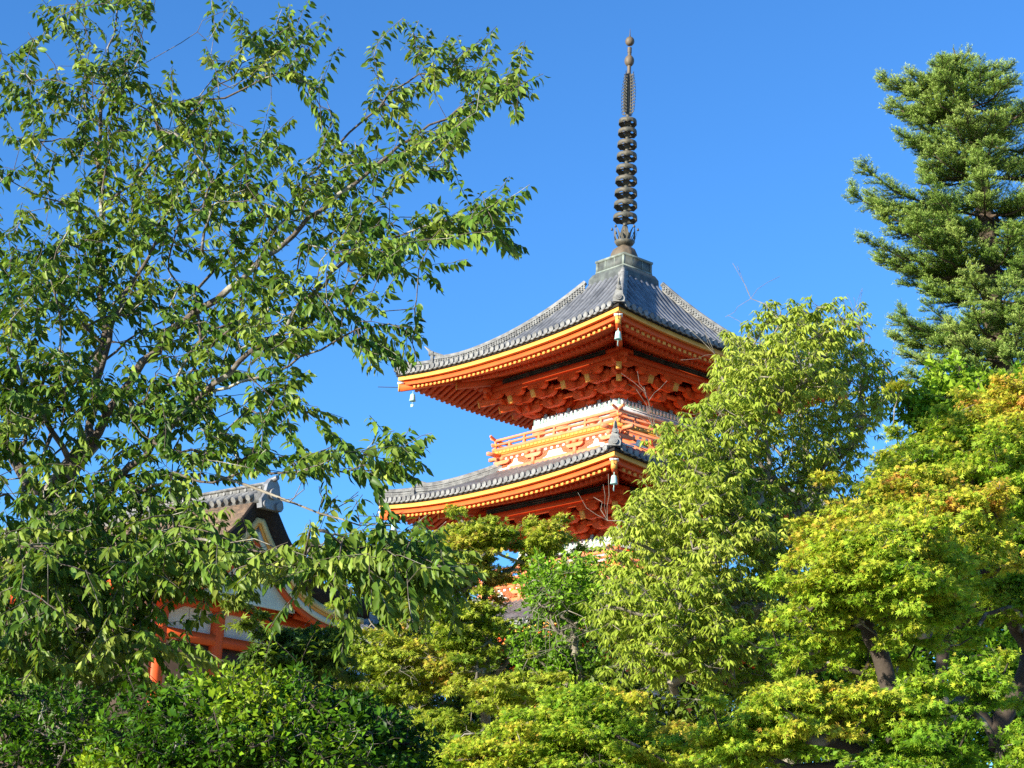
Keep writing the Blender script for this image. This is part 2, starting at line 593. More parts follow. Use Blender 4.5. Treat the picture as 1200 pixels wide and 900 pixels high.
    sweep(hs2, z2 + lf2, [(.115, -.05 * one, .20 * one), (.145, .20 * one, .235 * one)])
    # end tiles with horn and round faces
    for hq, zz, sc in ((a - .95, float(surf(a - .95, a - .95)) + .12, 1.0), (a - .09, float(surf(a - .09, a - .09)) + .10, .85)):
        o = np.array([-hq, -hq, zz])
        out_ = np.array([-1, -1, 0]) / 2 ** .5
        sd = np.array([1, -1, 0]) / 2 ** .5
        poly = [(-.20, -.10), (.20, -.10), (.22, .05), (.15, .18), (.12, .33), (.06, .40), (-.06, .40), (-.12, .33), (-.15, .18), (-.22, .05)]
        g.prism([(x * sc, y * sc) for x, y in poly], o, sd, (0, 0, 1), out_, .10 * sc)
        for zc_, rr in ((.05, .105), (.44, .095)):
            g.tube([o + out_ * .02 + [0, 0, zc_ * sc], o + out_ * .17 * sc + [0, 0, zc_ * sc]], rr * sc, 12)
            g.tube([o + out_ * .17 * sc + [0, 0, zc_ * sc], o + out_ * .185 * sc + [0, 0, zc_ * sc]], rr * .55 * sc, 10)
        hp = [o + out_ * t * sc + [0, 0, (.36 + zq) * sc] for t, zq in ((-.55, -.10), (-.2, .0), (.08, .10), (.34, .34))]
        g.tube(hp, [.09 * sc, .09 * sc, .075 * sc, .02], 6)
    ridge = g.build('hip_ridge', M['ridge'], roof)
    for q in (1, 2, 3):
        c = copy_part(ridge, roof)
        c.rotation_euler = (0, 0, q * math.pi / 2)
    # thin rods at the corners
    rd = MB()
    rd.tube([(-ho, -ho, zf(ho, ho) - .02), (-ho - .75, -ho - .75, zf(ho, ho) - .02)], .014, 5)
    rod = rd.build('corner_rod', M['wire'], roof)
    for q in (1, 2, 3):
        copy_part(rod, roof).rotation_euler = (0, 0, q * math.pi / 2)
    # wind bells
    bl = MB()
    hb = ho - .13
    zz = zf(ho, ho) - .17
    bl.tube([(-hb, -hb, zz + .02), (-hb, -hb, zz - .10)], .012, 5)
    bl.lathe([(.0, -.07), (.05, -.075), (.08, -.11), (.09, -.19), (.098, -.28), (.118, -.34), (.105, -.34), (.08, -.26), (0, -.18)], 14, (-hb, -hb, zz))
    bl.tube([(-hb, -hb, zz - .25), (-hb, -hb, zz - .47)], .01, 5)
    bl.box((-hb, -hb, zz - .50), (.11, .012, .10), .6)
    bell = bl.build('wind_bell', M['copper'], roof, smooth=True)
    for q in (1, 2, 3):
        c = copy_part(bell, roof)
        c.rotation_euler = (0, 0, q * math.pi / 2)
    return roof, zm


def masu(mb, x, y, z, s=.2, h=.13):
    v = []
    for zz, k in ((0, .68), (.45 * h, 1), (h, 1)):
        for i, j in ((-1, -1), (1, -1), (1, 1), (-1, 1)):
            v.append((x + i * s / 2 * k, y + j * s / 2 * k, z + zz))
    F = [(0, 3, 2, 1), (8, 9, 10, 11)]
    for b in (0, 4):
        for i in range(4):
            j = (i + 1) % 4
            F.append((b + i, b + j, b + 4 + j, b + 4 + i))
    mb.add(v, F)


def hijiki(mb, c, L, ax, z, th=.12, ht=.16):
    """boat shaped bracket arm"""
    ax = np.array(ax, float)
    sd = np.array([-ax[1], ax[0], 0])
    h = L / 2
    poly = [(-h, ht), (-h, ht * .55), (-h * .86, ht * .22), (-h * .62, 0), (h * .62, 0), (h * .86, ht * .22), (h, ht * .55), (h, ht)]
    o = np.array([c[0], c[1], z]) - sd * th / 2
    mb.prism(poly, o, ax, (0, 0, 1), sd, th)


def storey(zc, hw, zbot, bay, label=None, shirin=True):
    """walls, columns, painted band and bracket sets of one storey; zc the corner height of the eave above"""
    zm = zc + ZO - UP
    zband = zc + ZO - 1.84           # underside of the painted band
    zb = zband + .27                 # its top, where the brackets start
    wall = MB()
    wall.box2((-hw + .05, -hw + .05, zbot + ZO), (hw - .05, hw - .05, zm + .1))
    st = wall.build('storey', M['vermilion'], pagoda)
    if label:
        st['label'] = label
    cols = (-hw + .02, -bay, bay, hw - .02)
    # columns and beams
    for y in cols[:-1]:
        c = MB()
        c.tube([(-hw, y, zbot + ZO), (-hw, y, zband - .08)], .135, 14)
        c.lathe([(.14, -.34), (.26, -.29), (.30, -.20), (.26, -.11), (.1, -.10)], 14, (-hw + .02, y, zband - .02))
        c.build4('column', M['vermilion_faded'], st)
    c = MB()
    c.box2((-hw - .07, -hw, zbot + ZO + .02), (-hw + .06, hw, zbot + ZO + .16))
    c.build4('sill_beam', M['vermilion_faded'], st)
    # pale panel between the columns
    p = MB()
    for y0, y1 in zip(cols[:-1], cols[1:]):
        p.box2((-hw - .02, y0 + .16, zbot + ZO + .18), (-hw + .06, y1 - .16, zband - .14))
    p.build4('pattern_panels', M['panel'], st)
    # painted band with white teeth
    b = MB()
    b.box2((-hw - .17, -hw - .17, zband), (-hw, hw, zb))
    b.build4('painted_band', M['teal'], st)
    b = MB()
    t = np.arange(-hw - .06, hw + .1, .165)
    for y in t:
        b.box((-hw - .178, y, zband + .165), (.02, .085, .17))
    b.box2((-hw - .19, -hw - .19, zband - .002), (-hw - .165, hw + .165, zband + .055))
    for y in cols:
        yy = min(max(y, -hw + .02), hw - .02)
        b.box((-hw - .186, yy, zband + .14), (.02, .15, .262))
    b.build4('white_band_teeth', M['white'], st)
    b = MB()
    b.box2((-hw - .20, -hw - .20, zband - .10), (-hw, hw, zband - .004))
    for y in cols:
        for q in (-1, 1):
            yy = y + q * .25
            if abs(yy) < hw - .1:
                b.prism([(-.10, 0), (.10, 0), (.085, .16), (.03, .20), (0, .33), (-.03, .20), (-.085, .16)], (-hw - .052 + .05, yy, zb), (0, -1, 0), (0, 0, 1), (-1, 0, 0), .05)
    b.build4('grey_band_trim', M['greypaint'], st)
    # through beams of the bracket complex
    br = MB()
    steps = ((.02, .36), (.45, .36), (.85, .60), (1.24, .80))
    for dx, dz in steps:
        h = hw + dx
        br.box2((-h - .055, -h - .18, zb + dz), (-h + .055, h - .056, zb + dz + .14))
        if dx > 1:
            # row of small blocks carrying the next beam
            n = int(2 * h / .36)
            for i in range(n + 1):
                y = -h + .1 + (2 * h - .2) * i / n
                masu(br, -h, y, zb + dz + .14, .17, .12)
    hp = hw + 1.24
    br.box2((-hp - .09, -hp - .3, zb + .93), (-hp + .09, hp - .091, zb + 1.10))
    br.build4('bracket_beams', M['vermilion'], st)
    # dark lattice band between the outer beam and the rafters
    sh = MB()
    sh.box2((-hp - .02, -hp + .62, zb + 1.10), (-hp + .10, hp - .62, zb + 1.31))
    for i in range(3):
        z = zb + 1.135 + i * .065
        sh.box2((-hp - .05, -hp + .62, z), (-hp - .021, hp - .62, z + .028))
    sh.build4('dark_lattice_band', M['ceiling'], st)
    for sg in (-1, 1):
        sh = MB()
        sh.box2((-hp - .02, sg * (hp - .615), zb + 1.10), (-hp + .10, sg * (hp + .05), zb + 1.28))
        sh.build4('corner_board', M['vermilion'], st)
    # one bracket set
    k = MB()
    masu(k, -hw - .02, 0, zb, .40, .22)
    hijiki(k, (-hw - .22, 0), .95, (1, 0, 0), zb + .20, .14, .17)
    hijiki(k, (-hw - .05, 0), 1.10, (0, 1, 0), zb + .16, .18, .22)
    for y in (-.43, 0, .43):
        masu(k, -hw - .03, y, zb + .37, .2, .1)
    hijiki(k, (-hw - .45, 0), 1.0, (0, 1, 0), zb + .18, .18, .22)
    for y in (-.36, 0, .36):
        masu(k, -hw - .45, y, zb + .40, .24, .15)
    hijiki(k, (-hw - .55, 0), .9, (1, 0, 0), zb + .42, .14, .17)
    hijiki(k, (-hw - .85, 0), .98, (0, 1, 0), zb + .42, .18, .22)
    for y in (-.34, 0, .34):
        masu(k, -hw - .85, y, zb + .62, .24, .15)
    hijiki(k, (-hw - 1.22, 0), .86, (0, 1, 0), zb + .60, .18, .20)
    masu(k, -hw - 1.24, 0, zb + .56, .22, .12)
    k.beam((-hw, 0, zb + .90), (-hw - 1.42, 0, zb + .43), .20, .26)
    kb = k.build('bracket_set', M['vermilion'], st)
    e = MB()
    e.beam((-hw - 1.42, 0, zb + .43), (-hw - 1.45, 0, zb + .42), .206, .266)
    eb = e.build('gilt_tail_cap', M['yellow'], st)
    first = True
    for q in range(4):
        for y in cols:
            if first:
                a_, b_ = kb, eb
                first = False
            else:
                a_, b_ = copy_part(kb, st), copy_part(eb, st)
            off = Vector((0, y, 0))
            off.rotate(Euler((0, 0, q * math.pi / 2)))
            for o_ in (a_, b_):
                o_.rotation_euler = (0, 0, q * math.pi / 2)
                o_.location = off
    # diagonal corner bracket
    kd, kc = MB(), MB()
    dg = lambda h, z: (-hw - h, -hw - h, z)
    ax = np.array([1, 1, 0]) / 2 ** .5
    for h, z, L in ((.1, .20, 1.2), (.35, .42, 1.6)):
        hijiki(kd, (-hw - h, -hw - h), L, ax, zb + z, .15, .18)
    for h, z in ((.45, .38), (.85, .62), (1.24, .82)):
        masu(kd, -hw - h, -hw - h, zb + z, .26, .15)
    kd.beam(dg(-.1, zb + .80), dg(1.00, zb + .33), .17, .22)
    kd.beam(dg(0, zb + 1.08), dg(1.52, zb + .52), .17, .22)
    kc.beam(dg(1.00, zb + .33), dg(1.03, zb + .32), .175, .225)
    kc2 = MB()
    kc2.beam(dg(1.52, zb + .52), dg(1.55, zb + .51), .175, .225)
    # crossing arms at the corner
    for h, z in ((.45, .24), (.85, .50), (1.24, .68)):
        hijiki(kd, (-hw - h, -hw - h + .15), .9, (0, 1, 0), zb + z, .13, .17)
        hijiki(kd, (-hw - h + .15, -hw - h), .9, (1, 0, 0), zb + z, .13, .17)
    for m_, nm, mt in ((kd, 'corner_bracket', 'vermilion'), (kc, 'gilt_corner_cap', 'yellow'), (kc2, 'gilt_corner_cap', 'yellow')):
        m_.build4(nm, M[mt], st)
    return st


def balcony(zf, hb, hwall, bay, zskirt, label=None):
    zf, zs = zf + ZO, zskirt + ZO
    sk = MB()
    hs_ = hb - .13
    sk.box2((-hs_, -hs_, zs - .4), (hs_, hs_, zf - .03))
    for d_, z0, z1 in ((.06, zs - .05, zs + .16), (.035, zf - .22, zf - .10)):
        sk.box2((-hs_ - d_, -hs_ - d_, z0), (-hs_ + .01, hs_, z1))
    bal = sk.rot4().build('balcony', M['vermilion_faded'], pagoda)
    if label:
        bal['label'] = label
    # ochre floor edge
    fl = MB()
    fl.box2((-hb, -hb, zf - .10), (-hb + 1.2, hb - 1.2, zf + .02))
    for i in range(int(2 * hb / .2)):
        y = -hb + .1 + i * .2
        fl.box((-hb - .012, y, zf - .035), (.03, .16, .09))
    fl.build4('ochre_floor_edge', M['yellow'], bal)
    # small brackets on the skirt with white gaps
    wh = MB()
    bays = (-hs_, -bay * 1.25, bay * 1.25, hs_)
    for y in bays:
        kb = MB()
        for j in (-.32, 0, .32):
            yy = np.clip(y + j, -hs_ + .05, hs_ - .05)
            masu(kb, -hs_ - .06, yy, zf - .33, .15, .11)
        hijiki(kb, (-hs_ - .05, float(np.clip(y, -hs_ + .3, hs_ - .3))), .8, (0, 1, 0), zf - .46, .10, .13)
        kb.box((-hs_ - .05, float(np.clip(y, -hs_ + .06, hs_ - .06)), (zf - .46 + zs) / 2 + .04), (.10, .13, zf - .46 - zs))
        kb.build4('skirt_bracket', M['vermilion_faded'], bal)
    for y in np.arange(-hs_ + .2, hs_ - .1, .29):
        wh.box((-hs_ - .008, y, zf - .275), (.03, .11, .075))
    wh.build4('white_gap_row', M['white'], bal)
    for y0, y1, kind in zip(bays[:-1], bays[1:], (0, 1, 0)):
        yc = (y0 + y1) / 2
        z = zs + .16
        if kind:
            poly = [(-.62, 0), (.62, 0), (.40, .06), (.30, .22), (-.30, .22), (-.40, .06)]
        else:
            poly = [(-.42, 0), (.42, 0), (.40, .03), (.14, .09), (.07, .24), (-.07, .24), (-.14, .09), (-.40, .03)]
        wh = MB()
        wh.prism(poly, (-hs_ - .004 + .03, yc, z + .01), (0, -1, 0), (0, 0, 1), (-1, 0, 0), .05)
        wh.build4('white_strut_panel', M['white'], bal)
    for sg in (-1, 1):
        wh = MB()
        wh.box((-hs_ - .06, sg * (hs_ - .42), zs + .11), (.02, .55, .06))
        wh.build4('white_slit_panel', M['white'], bal)
    # railing
    r = MB()
    hr = hb - .06
    ex = .26
    r.beam((-hr, -hr - .12, zf + .08), (-hr, hr + .12, zf + .08), .10, .09)
    r.beam((-hr, -hr - .18, zf + .26), (-hr, hr + .18, zf + .26), .075, .065)
    n = 16
    yy = np.linspace(-hr - ex, hr + ex, 24)
    r.tube(np.c_[np.full(24, -hr), yy, zf + .42 + np.clip((np.abs(yy) - hr + .1) / (ex + .1), 0, 1) ** 2 * .13], .047, 8)
    npost = 9
    for i in range(npost):
        y = -hr + 2 * hr * i / (npost - 1)
        if i < npost - 1:
            r.box((-hr, y, zf + .16), (.085, .085, .30))
            if i % 2 == 0:
                r.box((-hr, y, zf + .34), (.07, .07, .13))
    r.build4('railing', M['vermilion_faded'], bal)
    # beam ends poking out at the corners
    for sg in (-1, 1):
        en = MB()
        en.box((-hb - .22, sg * (hb - .25), zf - .15), (.46, .12, .11))
        en.build4('floor_beam_end', M['vermilion_faded'], bal)
    cp = MB()
    cp.box((-hr, -hr, zf + .05), (.16, .16, .10))
    cp.box((-hr, -hr, zf + .26), (.13, .13, .085))
    cp.build4('gilt_corner_fittings', M['yellow'], bal)
    return bal


DT = -4.615
roof_tier(17.45, 5.60, .80, 20.90, .74, top=True, label='topmost roof with dark copper box and spire on its peak')
storey(17.45, 1.93, 14.70, .75)
balcony(14.68, 3.06, 2.1, .82, 13.93, 'upper balcony with orange railing above the second roof')
roof_tier(17.45 + DT, 5.86, 2.70, 14.10, .35, label='second roof with upturned ridge ends')
storey(17.45 + DT, 2.17, 14.70 + DT, .85)
balcony(14.68 + DT, 3.30, 2.34, .92, 13.93 + DT)
roof_tier(17.45 + 2 * DT, 6.10, 2.95, 14.10 + DT, .35)
storey(17.45 + 2 * DT, 2.41, P_Z - CAMZ, .95)
sb = MB()
sb.box2((-3.9, -3.9, -.3), (3.9, 3.9, .45))
sb.build('stone_base', M['stone'], pagoda)

# spire
fin = MB()
zt = 21.29 + ZO
fin.tube([(0, 0, zt), (0, 0, 28.2 + ZO)], [.085, .06], 10)
finial = fin.build('finial', M['bronze'], pagoda)
b = MB()
q = .68
prof = [(.90, -1.0), (.87, -.22), (.78, -.05), (.70, 0)]
b.grid(np.stack([np.c_[[-h, -h], [-h, h], [zt + z] * 2] for h, z in prof]))
b.build4('lead_collar', M['boxcopper'], finial)
b = MB()
b.box2((-q, -q, zt - .02), (q, q, zt + .44))
b.build('copper_box', M['boxcopper'], finial)
b = MB()
for z0, z1, e in ((.0, .055, .03), (.40, .475, .045)):
    b.box2((-q - e, -q - e, zt + z0), (q + e, q + e, zt + z1))
b.box2((-q - .02, -q - .02, zt + .056), (-q + .06, -q + .06, zt + .399))
b.box2((q - .06, -q - .02, zt + .056), (q + .02, -q + .06, zt + .399))
b.box2((-q - .02, q - .06, zt + .056), (-q + .06, q + .02, zt + .399))
for u in (-.25, .22):
    b.box2((-q - .012, u, zt + .06), (-q, u + .035, zt + .398))
    b.box2((u, -q - .012, zt + .06), (u + .035, -q, zt + .398))
b.build('copper_box_edging', M['patina'], finial)
b = MB()
b.lathe([(.47, .475), (.485, .60), (.47, .74), (.40, .90), (.26, 1.01), (.17, 1.04), (.15, 1.10)], 40, (0, 0, zt), lambda th, k: 1 + .028 * np.cos(th * 10) * (k < 5))
b.build('inverted_bowl', M['bronze_brown'], finial, smooth=True)
# lotus cup of upright petals
b = MB()
zl = zt + 1.08
b.lathe([(.16, 0), (.30, .05), (.37, .16), (.30, .17), (.10, .1)], 20, (0, 0, zl))
for k in range(8):
    a0 = k * math.pi / 4
    pts = []
    for u in np.linspace(0, 1, 7):
        rad = .30 + .16 * u ** .8
        zz = .10 + .56 * u
        wv = .14 * (1 - (2 * u - .9) ** 2 * .9) if u < .99 else .01
        wv = max(wv, .012)
        c, s_ = math.cos(a0), math.sin(a0)
        pts.append([(rad * c - wv * s_ * f, rad * s_ + wv * c * f, zl + zz) for f in (-1, -.45)])
    P = np.array(pts)
    b.grid(P)
    P2 = []
    for u in np.linspace(0, 1, 7):
        rad = .30 + .16 * u ** .8
        zz = .10 + .56 * u
        wv = max(.14 * (1 - (2 * u - .9) ** 2 * .9) if u < .99 else .01, .012)
        c, s_ = math.cos(a0), math.sin(a0)
        P2.append([(rad * c - wv * s_ * f, rad * s_ + wv * c * f, zl + zz) for f in (.45, 1)])
    b.grid(np.array(P2))
    b.tube([(.46 * math.cos(a0) * (1 + .03 * (zz == 2)), .46 * math.sin(a0), zl + .60 + .05 * zz) for zz in range(3)], [.05, .04, .01], 5)
b.lathe([(.12, .0), (.15, .3), (.22, .45), (.12, .55), (.10, .75)], 12, (0, 0, zl))
b.build('lotus_cup', M['bronze'], finial)


def zaxis(py):
    """height on the pagoda's axis seen at row py"""
    lo, hi = 5.0, 45.0
    for _ in range(50):
        m_ = (lo + hi) / 2
        v = np.linalg.inv(CM) @ np.array([P_LOC[0], P_LOC[1], m_, 1])
        if 450 - FPX * v[1] / -v[2] > py:
            lo = m_
        else:
            hi = m_
    return lo - P_Z


ring_rows = [143.5, 155.5, 169.5, 183.5, 198.5, 212, 226.5, 240.5, 255.5]
for i, py in enumerate(ring_rows):
    rad = .325 + .012 * i + .004 * (i > 4)
    z = zaxis(py)
    b = MB()
    n = 48
    th = np.linspace(0, 2 * np.pi, n, endpoint=False)
    sc = .045 * np.abs(np.sin(th * 4))
    rows_ = []
    for rr, zz, m_ in ((rad * .80, .075, 0), (rad * .96, .09, 0), (rad, .055, 0), (rad * 1.02, -.09, 1), (rad * .97, -.085, 1), (rad * .95, .04, 0), (rad * .80, .055, 0), (rad * .80, .075, 0)):
        rows_.append(np.c_[rr * np.cos(th), rr * np.sin(th), z + zz + (sc - .03) * m_])
    G = np.stack(rows_)
    G = np.concatenate([G, G[:, :1]], 1)
    b.grid(G)
    b.lathe([(.085, -.13), (.12, -.09), (.12, .09), (.085, .12)], 12, (0, 0, z))
    for k in range(4):
        a0 = k * math.pi / 2 + .3
        b.beam((.08 * math.cos(a0), .08 * math.sin(a0), z + .045), (rad * .82 * math.cos(a0), rad * .82 * math.sin(a0), z + .05), .10, .035)
    b.build('ring', M['bronze'], finial, smooth=False)
z0, z1 = zaxis(134), zaxis(87)
f = MB()
nb = 13
for k in range(nb):
    u = k / (nb - 1)
    z = z0 + .05 + (z1 - z0 - .1) * u
    wv = .30 * (.80 + .25 * math.sin(math.pi * (u * .8 + .15))) * (1 - .45 * max(0, u - .6))
    pts = [(.05, 0, z), (wv * .55, 0, z - .03), (wv * .9, 0, z + .02), (wv, 0, z + .09), (wv * .86, 0, z + .11)]
    f.tube(pts, [.018, .02, .022, .018, .010], 5)
f.tube([(.19, 0, z0), (.21, 0, (z0 + z1) / 2), (.17, 0, z1)], .016, 5)
f.tube([(.10, 0, z0 - .02), (.11, 0, (z0 + z1) / 2), (.09, 0, z1)], .018, 5)
fl = f.build('water_flame', M['bronze'], finial)
fl.rotation_euler = (0, 0, R(12))
for k in (1, 2, 3):
    copy_part(fl, finial).rotation_euler = (0, 0, R(12 + 90 * k))
for py, rad, el in ((71.5, .175, 1.22), (48.5, .165, 1.05)):
    z = zaxis(py)
    t = np.linspace(-.5, .5, 11) * np.pi
    b = MB()
    b.lathe([(max(rad * math.cos(a_) ** .75, .01), z + rad * el * math.sin(a_)) for a_ in t], 16, (0, 0, 0), lambda th, k: 1 + .03 * np.cos(th * 8))
    b.build('jewel', M['bronze_brown'], finial, smooth=True)
b = MB()
b.tube([(0, 0, zaxis(56)), (0, 0, zaxis(62))], .08, 8)
b.tube([(0, 0, 28.2 + ZO - .4), (0, 0, zaxis(60))], [.075, .07], 8)
b.tube([(0, 0, zaxis(46)), (0, 0, zaxis(41)), (0, 0, zaxis(34))], [.06, .022, .008], 6)
b.build('spike', M['bronze_brown'], finial)

# copper hatch and lightning wires
b = MB()
b.box((0, 0, 0), (.55, .34, .03))
hatch = b.build('copper_hatch', M['patina'], pagoda)
hatch.location = (.35, -1.42, 20.06 + ZO)
hatch.rotation_euler = (R(40), 0, 0)

# ------------------------------------------------------------------ temple gate at the left
def ray_plane(pxl, o, nrm):
    d = CM[:3, :3] @ np.array([(pxl[0] - 600) / FPX, -(pxl[1] - 450) / FPX, -1.0])
    c = np.array([0, 0, CAMZ])
    return c + d * (((o - c) @ nrm) / (d @ nrm))


G_AZ = R(-41.0)                       # direction the gable faces
gn = np.array([math.cos(G_AZ), math.sin(G_AZ), 0])
G_AP = at(310, 597, 32.0)             # gable peak
g_gz = float(ground_z(G_AP[0], G_AP[1]))
gate = thing('temple_gate', 'vermilion and white temple gate with thick brown bark thatched gable roof behind cherry leaves', 'gate',
             (G_AP[0], G_AP[1], g_gz), G_AZ)
# local frame: x towards the camera side gable, y to the right along the gable, z up
GZ = G_AP[2] - g_gz                   # peak height


def gl(pxl, x=0.0):
    """local (y, z) of a pixel on the gable plane at local x"""
    o = G_AP + gn * x
    p = ray_plane(pxl, o, gn) - np.array([G_AP[0], G_AP[1], g_gz])
    e = np.array([-math.sin(G_AZ), math.cos(G_AZ), 0])
    return float(p @ e), float(p[2])


ye, ze = gl((430, 724))
DROP = GZ - ze
HW = ye
print('gate half width', HW, 'drop', DROP, 'peak', GZ, [gl(p) for p in ((346, 630), (275, 623), (205, 738), (254, 762), (254, 690))])


def gz_(y):
    """underside line of the roof edge against distance from the ridge"""
    t = min(abs(y) / HW, 1.15)
    return GZ - DROP * (1 - (1 - min(t, 1)) ** 3.0) * 1.0 - max(t - 1, 0) * .35


LEN = 9.0
n = 34
ys_ = np.linspace(-HW * 1.02, HW * 1.02, n)
TH = .36
low = np.array([gz_(y) for y in ys_])
sl = np.gradient(low, ys_)
nx = -sl / np.sqrt(1 + sl ** 2)
nz = 1 / np.sqrt(1 + sl ** 2)
m = MB()
xx = np.array([-LEN, -6, -4, -2, -1, -.4, 0])
G = []
for x in xx:
    G.append(np.c_[np.full(n, x), ys_ + nx * TH * .8, low + nz * TH + .012 * np.sin(ys_ * 7 + x * 3)])
m.grid(np.stack(G)[:, ::-1])
groof = m.build('roof', M['bark_roof'], gate, smooth=True)
m = MB()
G = np.stack([np.c_[np.full(n, x), ys_ + nx * TH * .8 * u, low + nz * TH * u] for x, u in ((0, 1.0), (.03, .85), (.0, .45), (-.10, 0), (-.8, 0), (-LEN, 0))])
m.grid(G)
for i in (0, -1):
    m.add([(0, ys_[i], low[i]), (0, ys_[i] + nx[i] * TH * .8, low[i] + nz[i] * TH), (-LEN, ys_[i] + nx[i] * TH * .8, low[i] + nz[i] * TH), (-LEN, ys_[i], low[i])], [(0, 1, 2, 3)])
m.build('thatch_edge', M['thatch_edge'], groof)


def barge(name, mt, off0, off1, x0, x1, y_lim=1.0):
    q = np.linspace(-HW * y_lim, HW * y_lim, 30)
    l = np.array([gz_(y) for y in q])
    s_ = np.gradient(l, q)
    a, c = -s_ / np.sqrt(1 + s_ ** 2), 1 / np.sqrt(1 + s_ ** 2)
    mm = MB()
    P = lambda off, x: np.c_[np.full(30, x), q + a * off * .8, l + c * off]
    mm.grid(np.stack([P(off0, x1), P(off0, x0), P(off1, x0), P(off1, x1), P(off0, x1)]))
    return mm.build(name, mt, gate)


barge('bargeboard', M['cream'], -.003, -.12, -.08, -.16)
barge('gilt_barge_trim', M['yellow'], -.122, -.18, -.11, -.17, .98)
barge('inner_bargeboard', M['plaster'], -.182, -.30, -.14, -.20, .96)
barge('vermilion_barge', M['vermilion'], -.302, -.40, -.17, -.25, .94)
# soffit with slats along the verge and the eaves
m = MB()
for i in range(26):
    y = -HW * .95 + HW * 1.9 * (i + .5) / 26
    m.box((-.62, y, gz_(y) - .12), (.85, .075, .10))
m.build('verge_rafters', M['vermilion'], gate)
for sg in (-1, 1):
    m = MB()
    for i in range(40):
        x = -.3 - i * .2
        y0, y1 = sg * HW * .97, sg * HW * .55
        m.beam((x, y0, gz_(y0) - .20), (x, y1, gz_(y1) - .26), .08, .10)
    m.build('eave_rafters', M['vermilion'], gate)
# body
WX, WY = -.95, HW * .70
body = MB()
sidew = MB()
sidew.box2((-LEN + .8, -WY + .05, 0), (WX - .05, WY - .05, gz_(WY) - .1))
poly = [(y, gz_(y) - .30) for y in np.linspace(-WY, WY, 17)]
poly = [(-WY, gz_(WY) - .9)] + poly + [(WY, gz_(WY) - .9)]
body.prism(poly[::-1], (WX - .15, 0, 0), (0, 1, 0), (0, 0, 1), (1, 0, 0), .12)
sidew.build('side_wall', M['brown'], gate)
body.build('wall', M['white'], gate)
tim = MB()
zb_ = gl((230, 742), WX)[1]
rows_ = [gl((254, yy), WX)[1] for yy in (752, 712, 690)]
for zz, hh in zip(rows_, (.20, .17, .24)):
    tim.box((WX, 0, zz), (.20, 2 * WY + .5, hh))
tim.build('beams', M['vermilion'], gate)
ypost = gl((254, 740), WX)[0]
for y in (ypost, ypost + 1.35, ypost - 1.35, ypost + 2.7, ypost - 2.7):
    if abs(y) < WY:
        m = MB()
        m.tube([(WX, y, 0), (WX, y, rows_[2] + .1)], .14, 14)
        m.box((WX + .02, y, rows_[2] + .26), (.34, .40, .16))
        m.build('post', M['vermilion'], gate)
# curved rainbow beam and the brackets in the pediment
m = MB()
q = np.linspace(-1, 1, 15)
rb = [(u * WY * .62, min(rows_[2] + .30 + .20 * (1 - u * u), gz_(u * WY * .62) - .72)) for u in q]
m.prism(rb[::-1] + [(y, z + .24 + .03) for y, z in rb], (WX + .02, 0, 0), (0, 1, 0), (0, 0, 1), (1, 0, 0), .18)
m.build('rainbow_beam', M['vermilion'], gate)
m = MB()
m.box((WX + .05, 0, (rows_[2] + GZ) / 2 + .1), (.16, .18, GZ - rows_[2] - 1.1))
m.build('king_post', M['vermilion'], gate)
for y in (-WY * .30, WY * .30):
    m = MB()
    m.box((WX + .13, y, min(rows_[2] + .62, gz_(y) - .75)), (.10, .26, .18))
    m.box((WX + .15, y, min(rows_[2] + .60, gz_(y) - .77)), (.10, .14, .28))
    m.build('painted_strut_block', M['teal'], gate)
m = MB()
qy = np.linspace(-HW * .42, HW * .42, 21)
up_ = [(y, gz_(y) - .22) for y in qy]
m.prism([(qy[-1], up_[-1][1] - .25), ] + up_[::-1] + [(qy[0], up_[0][1] - .25)], (-.34, 0, 0), (0, 1, 0), (0, 0, 1), (1, 0, 0), .06)
m.build('gable_plaster', M['plaster'], gate)
# tiled ridge
m = MB()
RZ = GZ + TH * .98
for wv, a0, a1 in ((.30, -.28, -.10), (.23, -.10, -.02), (.19, -.02, .07), (.23, .07, .10)):
    m.box2((-LEN, -wv, RZ + a0), (.12 if a1 < .1 else .06, wv, RZ + a1))
m.tube([(-LEN, 0, RZ + .12), (.08, 0, RZ + .12)], .075, 10)
for i in range(42):
    x = -.05 - i * .21
    for sg in (-1, 1):
        m.tube([(x, sg * .15, RZ - .04), (x, sg * .40, RZ - .20)], .065, 8)
        m.tube([(x + .1, sg * .17, RZ + .025), (x + .1, sg * .21, RZ + .025)], .036, 8)
m.build('tiled_ridge', M['tile_edge'], groof)
m = MB()
m.prism([(-.25, -.38), (.25, -.38), (.28, -.22), (.19, -.08), (.15, .10), (.08, .20), (-.08, .20), (-.15, .10), (-.19, -.08), (-.28, -.22)], (.07, 0, RZ), (0, 1, 0), (0, 0, 1), (1, 0, 0), .14)
m.tube([(.20, 0, RZ - .08), (.27, 0, RZ - .08)], .11, 12)
m.tube([(.15, -.17, RZ - .30), (.25, -.17, RZ - .30)], .07, 10)
m.tube([(.15, .17, RZ - .30), (.25, .17, RZ - .30)], .09, 10)
m.tube([(.05, 0, RZ + .17), (.30, 0, RZ + .24)], [.07, .05], 8)
m.build('ridge_end_tile', M['tile'], groof)
# bronze strap on the eave end
pe = (-.25, HW * .93, gz_(HW * .93) - .36)

